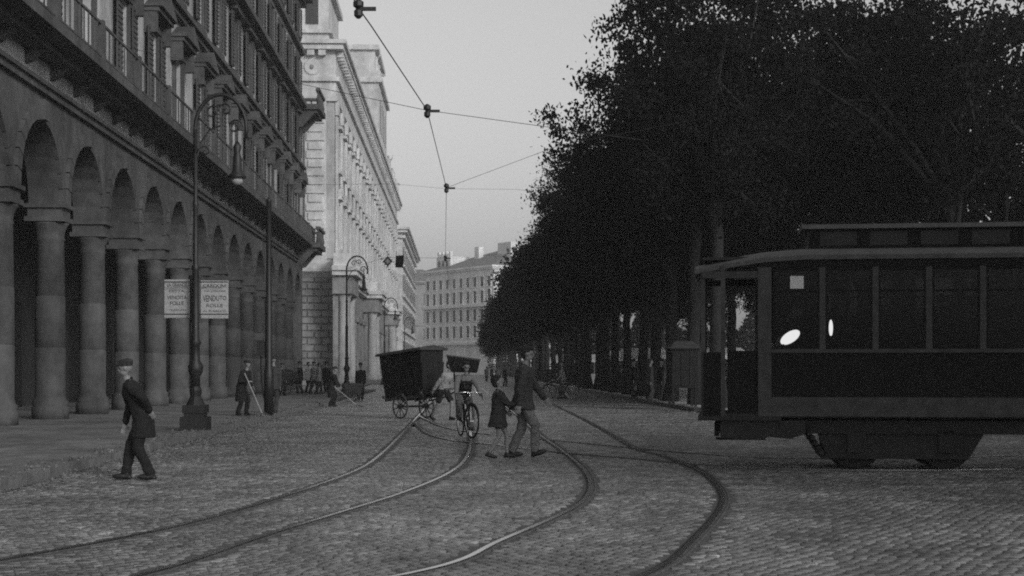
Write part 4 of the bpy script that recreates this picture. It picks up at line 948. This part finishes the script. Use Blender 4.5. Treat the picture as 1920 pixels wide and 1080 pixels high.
person('cart puller in a white shirt and dark breeches pulling the covered cart', (P(834, 783, 40.2).x, 40.2, 0), R(-40), 1.62, lean=24,
       hands=((-.22, .26, .86), (-.22, -.26, .86)), feet=((.16, .09, .085), (-.42, -.09, .10)), pitch=(0, -30), hem=.9, top='shirt', leg='black', short=.75, near=True, headt=-6, sleeves=True, pelx=-.05, pelvis=.9)

# ------------------------------------------------------------------ street sweepers and the man at the left edge
def broom(label, p0, p1):
    t = thing('broom', label, 'broom', p1); d = p0-p1; q = MB(); q.cyl((0, 0, .02), tuple(d), .016, .014, 6); q.build('handle', M['stick'], t)
    dn = d.normalized(); q = MB(); c = Vector((0, 0, .05))
    for i in range(30): a = random.uniform(-.16, .16); q.cyl(c+dn*.05+Vector((a*.5, random.uniform(-.02, .02), 0)), Vector((a*1.3-dn.x*.12, random.uniform(-.06, .06), -.0)), .006, .003, 3, False)
    q.build('bristles', M['straw'], t)
s1 = P(453, 781, 40.4); s1.z = .12
person('street sweeper in a long dark coat and cap beside the tall pole', s1, R(-25), 1.5, lean=20, hands=((.34, .12, .92), (.32, -.12, 1.08)), feet=((.1, .1, .085), (-.08, -.1, .085)), hem=.45, top='black', hat='cap', leg='black', skirt=.03)
broom('long broom held by the sweeper beside the tall pole', s1+Vector((.12, -.22, 1.15)), s1+Vector((.66, -.5, .0)))
s2 = P(622, 763, 54.5); s2.z = 0
person('street sweeper in black standing in the road by the low barrow', s2, R(-5), 1.45, lean=14, hands=((.36, .1, .85), (.34, -.1, .7)), feet=((.06, .1, .085), (-.06, -.1, .085)), hem=.42, top='black', hat='cap', leg='black', skirt=.03)
broom('broom held by the sweeper in black near the barrow', s2+Vector((.1, -.1, .75)), s2+Vector((1.0, -.3, 0)))
ed = P(280, 900, 18.6); ed.z = 0
person('stooping man in black at the left edge of the roadway, one hand behind him', ed+Vector((-.12, 0, 0)), R(190), 1.5, lean=22, hands=((-.16, .16, 1.0), (.22, -.22, .82)), feet=((-.16, .09, .085), (.2, -.09, .085)), hem=.62, top='black', leg='black', hat='cap', near=True, pelx=-.04)

# ------------------------------------------------------------------ bystanders
def stand(px, py, Y, label, top, leg, hat=None, h=1.6, rz=None, group=None, step=.1, z=.12, lean=3):
    p = P(px, py, Y); rz = random.uniform(0, 6.28) if rz is None else rz
    person(label, (p.x, Y, z), rz, h, lean=lean, hands=((.12, .24, .8), (-.05, -.24, .8)), feet=((step, .09, .085), (-step, -.09, .085)), hem=.74, top=top, leg=leg, hat=hat, group=group)
g1 = 'people standing at the corner of the side street'
stand(563, 738, 77, 'man in dark coat, first on the left of the corner group', 'black', 'black', 'dark', 1.6, group=g1)
stand(577, 738, 78, 'man in a white shirt and dark trousers in the corner group', 'shirt', 'black', None, 1.6, group=g1)
stand(587, 739, 76, 'man in grey shirt striding at the middle of the corner group', 'gshirt', 'dtrouser', 'cap', 1.6, rz=0, group=g1, step=.2)
stand(597, 739, 75, 'man in pale shirt at the end of the corner group', 'shirt', 'dtrouser', None, 1.55, rz=.4, group=g1, step=.2)
stand(612, 735, 80, 'man in black standing close behind the sweeper in the road', 'black', 'black', 'dark', 1.6, group=g1)
stand(676, 745, 66, 'man in dark coat standing beside the low barrow', 'black', 'black', 'dark', 1.6, z=0)
stand(512, 768, 42.5, 'man in grey jacket leaning just behind the tall pole', 'jacket', 'dtrouser', 'cap', 1.6, rz=1.5)
stand(528, 735, 70, 'figure in dark clothes by the bundle under the arches', 'coat', 'black', 'cap', 1.5)
g2 = 'shoppers under the trees'
for i, (px, Y, a, b_, h_, lb) in enumerate(((1218, 56, 'jacket', 'dtrouser', None, 'shopper in dark grey jacket standing beside the fourth trunk'), (1190, 63, 'black', 'black', 'dark', 'dark coated shopper between trunks near the pale awnings'),
      (1205, 70, 'coat', 'dtrouser', None, 'bareheaded shopper in dark coat in front of the white awning'), (1180, 76, 'coat', 'black', 'cap', 'shopper in cap further back between the trunks'), (1238, 60, 'black', 'dtrouser', 'dark', 'shopper in black hat beside the low kiosk'),
      (1160, 84, 'gshirt', 'black', None, 'shopper in grey at the middle of the tree row'), (1138, 92, 'black', 'black', 'dark', 'small distant shopper in black among the trunks'))):
    stand(px, 0, Y, lb, a, b_, h_, 1.62, group=g2)
g3 = 'distant people in the street'
for px, Y, a, lb in ((935, 130, 'shirt', 'distant pedestrian in pale shirt left of the tall man'), (946, 120, 'black', 'distant pedestrian in black just left of the tall man'), (922, 150, 'coat', 'small far pedestrian behind the boy'), (912, 165, 'gshirt', 'farthest pedestrian beside the carried box'), (1028, 110, 'coat', 'distant pedestrian by the end of the kerb')):
    stand(px, 0, Y, lb, a, 'black', None, 1.65, group=g3, z=0)
# man wheeling a bicycle on the right
p_ = P(1051, 748, 69); bicycle('bicycle wheeled along near the right kerb', (p_.x, 69, 0), R(170), 0)
person('man in a pale cap walking beside his bicycle near the right kerb', (P(1056, 748, 69.5).x, 69.5, 0), R(170), 1.6, lean=8, hands=((.3, .2, .95), (.3, -.2, .95)), feet=((.12, .09, .085), (-.12, -.09, .085)), hem=.8, top='shirt', leg='trouser', hat='straw')
# tram driver
dv = tram.matrix_world if False else None
c8, s8 = math.cos(R(-8)), math.sin(R(-8)); lx, ly = 2.05, 1.05
person('dim passenger standing inside the tram behind the second window', (2.56+lx*c8-ly*s8, 20.4+lx*s8+ly*c8, .77), R(190), 1.62, hands=((.2, .2, .9), (.1, -.24, .8)), top='coat', leg='black', hem=.75)

# ================================================================== STREET FURNITURE
def lamp(a, s, label, posters=False):
    t = sthing('street_lamp', label, 'street lamp', a, s, .12, -TH, group='crook topped street lamps along the left pavement')
    q = MB(); q.box(-.27, .27, -.27, .27, 0, .28); q.box(-.2, .2, -.2, .2, .28, .36); q.box(-.23, .23, -.23, .23, .36, .52); q.lathe((0, 0, 0), [(.2, .52), (.16, .6), (.11, .7), (.13, .82), (.1, .9)], 12); q.build('pedestal', M['iron'], t)
    q = MB(); q.lathe((0, 0, 0), [(.1, .88), (.095, 1.1), (.15, 1.2), (.16, 1.32), (.09, 1.45), (.085, 1.75), (.12, 1.8), (.075, 1.88), (.07, 3.3), (.09, 3.36), (.055, 3.42), (.05, 4.6), (.07, 4.66), (.045, 4.72), (.04, 6.2)], 12); q.build('pole', M['iron'], t, True)
    R1 = .53; cx = .52; arc = [(0, 0, 5.7)]+[(cx-R1*math.cos(R(k*15)), 0, 6.2+.72*math.sin(R(k*15))) for k in range(0, 14)]; q = MB(); q.tube(arc, [.045]+[.04]*14, 7); o = q.build('crook', M['iron'], t, True)
    q = MB(); q.tube([(.02, 0, 5.6), (.12, 0, 5.95), (.3, 0, 6.2), (.52, 0, 6.28)], .016, 5); 
    def spiral(c, r0, sg, z=1):
        return [(c[0]+sg*r0*(1-k/22)*math.cos(k*.42), 0, c[1]+r0*(1-k/22)*math.sin(k*.42)) for k in range(20)]
    q.tube(spiral((.36, 6.55), .16, 1), .02, 5); q.tube(spiral((.62, 6.6), .15, -1), .02, 5); q.tube(spiral((.82, 6.25), .17, 1), .022, 5); q.tube(spiral((.2, 5.75), .12, -1), .016, 5); q.build('scrollwork', M['iron'], o)
    q = MB(); q.cyl((.86, 0, 6.12), (.86, 0, 5.9), .012); q.lathe((.86, 0, 0), [(.03, 5.95), (.09, 5.85), (.06, 5.72), (.09, 5.6), (.1, 5.35), (.17, 5.25), (.19, 5.2)], 12); lo = q.build('lantern_hood', M['iron'], t, True)
    q = MB(); q.ell((.86, 0, 5.15), (.12, .12, .1)); q.build('glass_bowl', M['poster'], lo, True)
    return t
lamp1 = lamp(-5.42, 31.0, 'nearest crook topped street lamp with two posters hung either side of its pole')
lamp(-5.6, 75, 'second crook topped street lamp in front of the palace corner')
lamp(-5.9, 119, 'third crook topped street lamp further along the palace')
lamp(-5.9, 163, 'small far crook topped street lamp by the last porch')
# posters
def poster(label, px0, px1, py0, py1, Y, lines, rz):
    c = P((px0+px1)/2, (py0+py1)/2, Y); w_ = (px1-px0)*Y/F; h_ = (py1-py0)*Y/F
    t = thing('poster_board', label, 'poster', c, rz); MB().box(-w_/2, w_/2, -.008, .012, -h_/2, h_/2).build('sheet', M['poster'], t)
    for txt, zc, hh, ww, slant in lines:
        cu = bpy.data.curves.new('lettering', 'FONT'); cu.body = txt; cu.align_x = 'CENTER'; cu.align_y = 'CENTER'; cu.size = 1; cu.offset = .012; o = bpy.data.objects.new('lettering', cu); sc.collection.objects.link(o)
        dg = bpy.context.evaluated_depsgraph_get(); dg.update(); me = bpy.data.meshes.new_from_object(o.evaluated_get(dg)); bpy.data.objects.remove(o); me.materials.clear(); me.materials.append(M['ink'])
        co = np.array([v.co[:] for v in me.vertices]); x0, x1, y0, y1 = co[:, 0].min(), co[:, 0].max(), co[:, 1].min(), co[:, 1].max()
        for v in me.vertices:
            x = (v.co.x-x0)/(x1-x0)-.5; y = (v.co.y-y0)/(y1-y0)-.5; hl = hh*(1-slant*(x+.5))
            v.co = (x*ww*w_, -.0095, zc*h_+y*hl*h_+slant*x*hh*h_*.25)
        put(me, 'lettering', t)
    q = MB(); 
    return t
LR = [('CAROLINI', .36, .09, .84, 0), ('VIA LIGURIA', .22, .05, .8, 0), ('VENDUTO', .03, .19, .86, .45), ('ROLLE', -.16, .09, .6, 0), ('AL PUBBLICO', -.31, .05, .84, 0)]
LL_ = [('LA GRANDE', .36, .09, .8, 0), ('DITTA', .2, .06, .6, 0), ('VENDITA', .03, .09, .8, 0), ('FOLLE', -.12, .1, .55, 0), ('TESSUTI', -.3, .04, .7, 0)]
Yp = 31.05
poster('right hand poster on the nearest lamp, with bold slanting letters', 377, 428, 526, 597, Yp, LR, R(4))
poster('left hand poster on the nearest lamp, with faint letters', 308, 356, 524, 596, Yp, LL_, R(-5))
q = MB(); z1 = P(0, 530, Yp).z-.12; z2 = P(0, 590, Yp).z-.12
for z in (z1, z2): q.box(-.66, .66, .02, .045, z-.012, z+.012)
q.build('poster_bracket', M['iron'], lamp1)
# tall tram pole
t = sthing('tram_pole', 'tall plain iron pole with a small box, beside the sweeper in the long coat', 'pole', 0, 0); pp = P(504, 778, 41.0); t.location = (pp.x, 41.0, .12); t.rotation_euler = (0, 0, 0)
q = MB(); q.lathe((0, 0, 0), [(.13, 0), (.13, 1.2), (.1, 1.28), (.095, 3.2), (.075, 3.3), (.07, 5.85), (.09, 5.88), (.02, 5.98)], 12); q.build('shaft', M['iron'], t, True)
q = MB(); q.box(-.32, -.1, -.12, .1, 1.62, 2.0); q.box(-.34, -.08, -.14, .12, 2.0, 2.05); q.build('junction_box', M['iron'], t); q = MB(); q.tube([(-.22, 0, 1.62), (-.2, 0, .9), (-.1, 0, .3)], .025); q.build('conduit', M['iron'], t)

# overhead wires ---------------------------------------------------------------
def wire(name, label, pts, r, ins=()):
    q = MB(); q.tube(pts, r, 4); t = thing(name, label, 'wire', pts[0]); me = q.mesh('strand', M['iron']); me.transform(Matrix.Translation(-Vector(pts[0]))); put(me, 'strand', t)
    for p in ins:
        p = Vector(p)-Vector(pts[0]); b = MB(); b.lathe((p.x, p.y, p.z-.12), [(.02, 0), (.05, .03), (.05, .09), (.025, .11), (.06, .14), (.06, .19), (.02, .22)], 8); b.box(p.x-.03, p.x+.2, p.y-.02, p.y+.02, p.z-.03, p.z+.01); b.build('insulator', M['iron'], t)
    return t
n0, n1, n2, n3 = P(672, 15, 17.0), P(801, 207, 23.8), P(837, 352, 34.0), P(835, 484, 55.7); m_ = P(697, 50, 18.0)
wire('contact_wire', 'main trolley wire running up the middle of the street', [Vector((-2.1, 3, 5.5)), n0, m_, n1, n2, n3, Vector((-4.2, 110, 5.4))], .008, (n0, n1, n2, n3))
wire('span_wire', 'nearest cross wire from the arcade to the big trees', [W(-10, 45, 11), n1, P(1200, 262, 27)+Vector((0, 0, .0)), W(8.4, 47.5, 6.1)], .006)
wire('span_wire', 'rising cross wire from the middle insulator into the trees', [n2, P(1050, 272, 35.0), W(8.4, 47.4, 9.5)], .007)
wire('span_wire', 'faint level cross wire behind the middle insulator', [W(-10, 72, 10.2), P(740, 345, 60), P(837, 354, 58), P(970, 355, 56), W(8.3, 58, 7.5)], .006)
pole2 = W(-5.6, 75, 6.4); wire('span_wire', 'cross wire carrying the diamond and square signs', [pole2, P(727, 482, 66), P(749, 483, 63), n3], .007)
def hsign(label, px, py, Y, w_, h_, rz, diamond):
    c = P(px, py, Y); t = thing('hanging_sign', label, 'sign', c, rz)
    if diamond: q = MB(); q.prism([(-w_, 0), (0, -h_), (w_, 0), (0, h_)], -.02, .02, 'y'); q.build('plate', M['shutter'], t); q = MB(); q.prism([(-w_*.5, 0), (0, -h_*.5), (w_*.5, 0), (0, h_*.5)], -.026, -.02, 'y'); q.build('symbol', M['awning2'], t)
    else: q = MB(); q.hexa([(-w_*.95, -.02, -h_), (w_*.8, -.02, -h_*1.02), (w_*.8, .02, -h_*1.02), (-w_*.95, .02, -h_)], [(-w_*.8, -.02, h_*.9), (w_, -.02, h_), (w_, .02, h_), (-w_*.8, .02, h_*.9)]); q.build('plate', M['wood'], t)
    q = MB()
    for x in ((0,) if diamond else (-w_*.7, w_*.8)): q.cyl((x, 0, h_*.9), (x, 0, h_+.18), .012)
    q.build('hanger', M['iron'], t)
hsign('diamond shaped sign hanging from the cross wire', 727, 490, 66, .22, .24, R(5), True)
hsign('dark square sign hanging from the cross wire', 749, 490, 63, .19, .26, R(5), False)

# kiosk on the right pavement -----------------------------------------------------
t = thing('kiosk', 'dark low kiosk on legs at the kerb beside the tram', 'kiosk', (P(1283, 760, 50).x, 50.5, .12), R(4))
q = MB(); q.box(-.44, .44, -.4, .4, .62, 1.95); q.build('cabinet', M['wood'], t)
q = MB(); q.hexa([(-.56, -.52, 1.95), (.56, -.52, 1.95), (.56, .52, 1.95), (-.56, .52, 1.95)], [(-.3, -.3, 2.2), (.3, -.3, 2.2), (.3, .3, 2.2), (-.3, .3, 2.2)]); q.build('roof', M['woodroof'], t)
for x in (-.38, .38):
    for y in (-.34, .34): MB().box(x-.04, x+.04, y-.04, y+.04, 0, .62).build('leg', M['wood'], t)
for x in (-.3, 0, .3): MB().box(x-.13, x+.13, -.425, -.4, .7, 1.85).build('panel', M['wood'], t)
MB().box(-.5, .5, -.46, .46, 1.9, 1.95).build('cornice', M['wood'], t)
# market stalls ---------------------------------------------------------------------
def stall(a, s, wd, label, m, rz=0, hi=2.2):
    t = sthing('market_stall', label, 'market stall', a, s, .12, rz, 'market stalls under the trees')
    for x in (-wd/2, wd/2):
        for y in (-.9, .9): MB().cyl((x, y, 0), (x, y, hi+(.3 if y > 0 else 0)), .03, n=6).build('post', M['crate'], t)
    q = MB(); q.hexa([(-wd/2-.2, -1.3, hi-.12), (wd/2+.2, -1.3, hi-.12), (wd/2+.2, 1.0, hi+.32), (-wd/2-.2, 1.0, hi+.32)], [(-wd/2-.2, -1.3, hi-.09), (wd/2+.2, -1.3, hi-.09), (wd/2+.2, 1.0, hi+.35), (-wd/2-.2, 1.0, hi+.35)]); me = q.mesh('canopy', m); o = put(me, 'canopy', t)
    MB().box(-wd/2-.2, wd/2+.2, -1.32, -1.3, hi-.35, hi-.1).build('valance', m, o)
    q = MB(); q.box(-wd/2, wd/2, -.8, .5, .78, .84); q.box(-wd/2, wd/2, -.8, -.76, .1, .78); q.build('counter', M['crate'], t)
    return t
stalls = [(12.6, 88, 2.4, 'market stall with white awning seen between the trunks nearest the kiosk', 'awning', .2), (11.3, 92, 2.2, 'market stall with white awning behind the bareheaded shopper', 'awning', -.1), (12.4, 108, 2.6, 'white canopied stall further back between the trunks', 'awning', .1),
          (10.9, 104, 2.2, 'small pale canopied stall at the middle of the tree row', 'awning', 0), (10.6, 130, 3.4, 'grey sloping awning stall beyond the man with the bicycle', 'awning2', .3), (10.4, 142, 3.0, 'farthest grey awning stall at the end of the pavement', 'awning2', -.2), (15.5, 88, 2.6, 'white awning stall just visible beside the kiosk', 'awning', .1), (19, 72, 3, 'white awning stall deep under the trees behind the tram', 'awning', .1)]
for a, s, wd, lb, m, rz in stalls: stall(a, s, wd, lb, M[m], rz)
cme = MB(); cme.box(-.25, .25, -.18, .18, 0, .03)
for z in (.04, .13, .22): cme.box(-.26, .26, -.19, -.175, z, z+.07); cme.box(-.26, .26, .175, .19, z, z+.07); cme.box(-.26, -.245, -.175, .175, z, z+.07); cme.box(.245, .26, -.175, .175, z, z+.07)
cm_ = cme.mesh('crate', M['crate'])
for i, (a, s, z, lb) in enumerate(((11.9, 87.5, .96, 'crate at the left end of the counter of the white stall'), (13.2, 87.7, .96, 'crate at the right end of the counter of the white stall'), (11.0, 87, .12, 'wooden crate on the ground beside the stall nearest the kiosk'), (9.9, 66, .12, 'lone wooden crate on the pavement near the fifth trunk'))):
    o = put(cm_, 'crate', None, W(a, s, z), (0, 0, i*.5)); tag(o, lb, 'crate', 'crates at the market stalls')
# barrow by the second sweeper
p_ = P(662, 742, 64); t = thing('barrow', 'low rubbish barrow with two wheels beside the second lamp', 'barrow', (p_.x, 64, 0), R(10))
q = MB(); q.hexa([(-.3, -.25, .25), (.3, -.25, .25), (.3, .25, .25), (-.3, .25, .25)], [(-.42, -.33, .78), (.42, -.33, .78), (.42, .33, .78), (-.42, .33, .78)]); q.build('tub', M['wheelwood'], t)
q = MB(); q.tube([(.35, -.25, .6), (.8, -.25, .75)], .02); q.tube([(.35, .25, .6), (.8, .25, .75)], .02); q.build('handle', M['wheelwood'], t)
for y in (-.36, .36):
    n = 16; ring = [(.22*math.cos(2*math.pi*i/n), y, .24+.22*math.sin(2*math.pi*i/n)) for i in range(n)]; q = MB(); q.tube(ring+[ring[0]], .02, 5)
    for i in range(4): a = math.pi*i/4; q.cyl((.22*math.cos(a), y, .24+.22*math.sin(a)), (-.22*math.cos(a), y, .24-.22*math.sin(a)), .012, n=4)
    q.build('wheel', M['wheelwood'], t)
# covered bundle cart under the arches
p_ = P(537, 732, 74); t = thing('loaded_handcart', 'dark handcart with a rounded covered load near the end of the arcade', 'handcart', (p_.x, 74, .12), R(15))
q = MB(); q.ell((0, 0, .85), (.62, .42, .42), 14, 8); q.build('load', M['coat'], t, True); q = MB(); q.box(-.7, .7, -.4, .4, .42, .5); q.build('tray', M['wheelwood'], t)
for y in (-.44, .44):
    n = 16; ring = [(.3*math.cos(2*math.pi*i/n), y, .32+.3*math.sin(2*math.pi*i/n)) for i in range(n)]; q = MB(); q.tube(ring+[ring[0]], .022, 5)
    for i in range(4): a = math.pi*i/4; q.cyl((.3*math.cos(a), y, .32+.3*math.sin(a)), (-.3*math.cos(a), y, .32-.3*math.sin(a)), .012, n=4)
    q.build('wheel', M['wheelwood'], t)

# leaf litter swept along the left kerb -------------------------------------------
def litter():
    r = RNG; n = 5000; s = r.uniform(17, 62, n)**1; pile = .5+.5*np.sin(s*1.7)+.3*np.sin(s*4.1); a = -5.02+r.normal(0, 1, n)*(.22+.12*pile)-.25*(r.random(n) < .3)
    onp = a < -5.15; z = np.where(onp, .13, .006)+abs(r.normal(0, .028, n))*np.clip(pile, .1, 2)
    pos = np.stack([a*NX+s*UX, a*NY+s*UY, z], 1); u = r.normal(size=(n, 3))*np.array([1, 1, .45]); u /= np.linalg.norm(u, axis=1)[:, None]; v = np.cross(u, r.normal(size=(n, 3))); v /= np.linalg.norm(v, axis=1)[:, None]; L = r.uniform(.010, .028, n)[:, None]
    V = np.stack([pos-u*L, pos+v*L*.7, pos+u*L, pos-v*L*.7], 1).reshape(-1, 3); V[:, 2] = np.maximum(V[:, 2], .003)
    me = npmesh('leaf_litter', V, np.arange(4*n).reshape(-1, 4), M['litter']); o = put(me, 'leaf_litter', kind='stuff'); o['label'] = 'dry leaves and dust swept along the left kerb'
litter()

# ================================================================== HAZE
hz = MB(); hz.box(-70, 75, -25, 560, -1.2, 44); o = hz.build('haze', None, kind='stuff')
m = bpy.data.materials.new('haze'); m.use_nodes = True; n = m.node_tree.nodes; n.clear(); ou = n.new('ShaderNodeOutputMaterial'); pv = n.new('ShaderNodeVolumePrincipled')
pv.inputs['Color'].default_value = (.9, .9, .9, 1); pv.inputs['Density'].default_value = .0008; pv.inputs['Anisotropy'].default_value = 0.2
m.node_tree.links.new(pv.outputs[0], ou.inputs['Volume']); o.data.materials.clear(); o.data.materials.append(m)
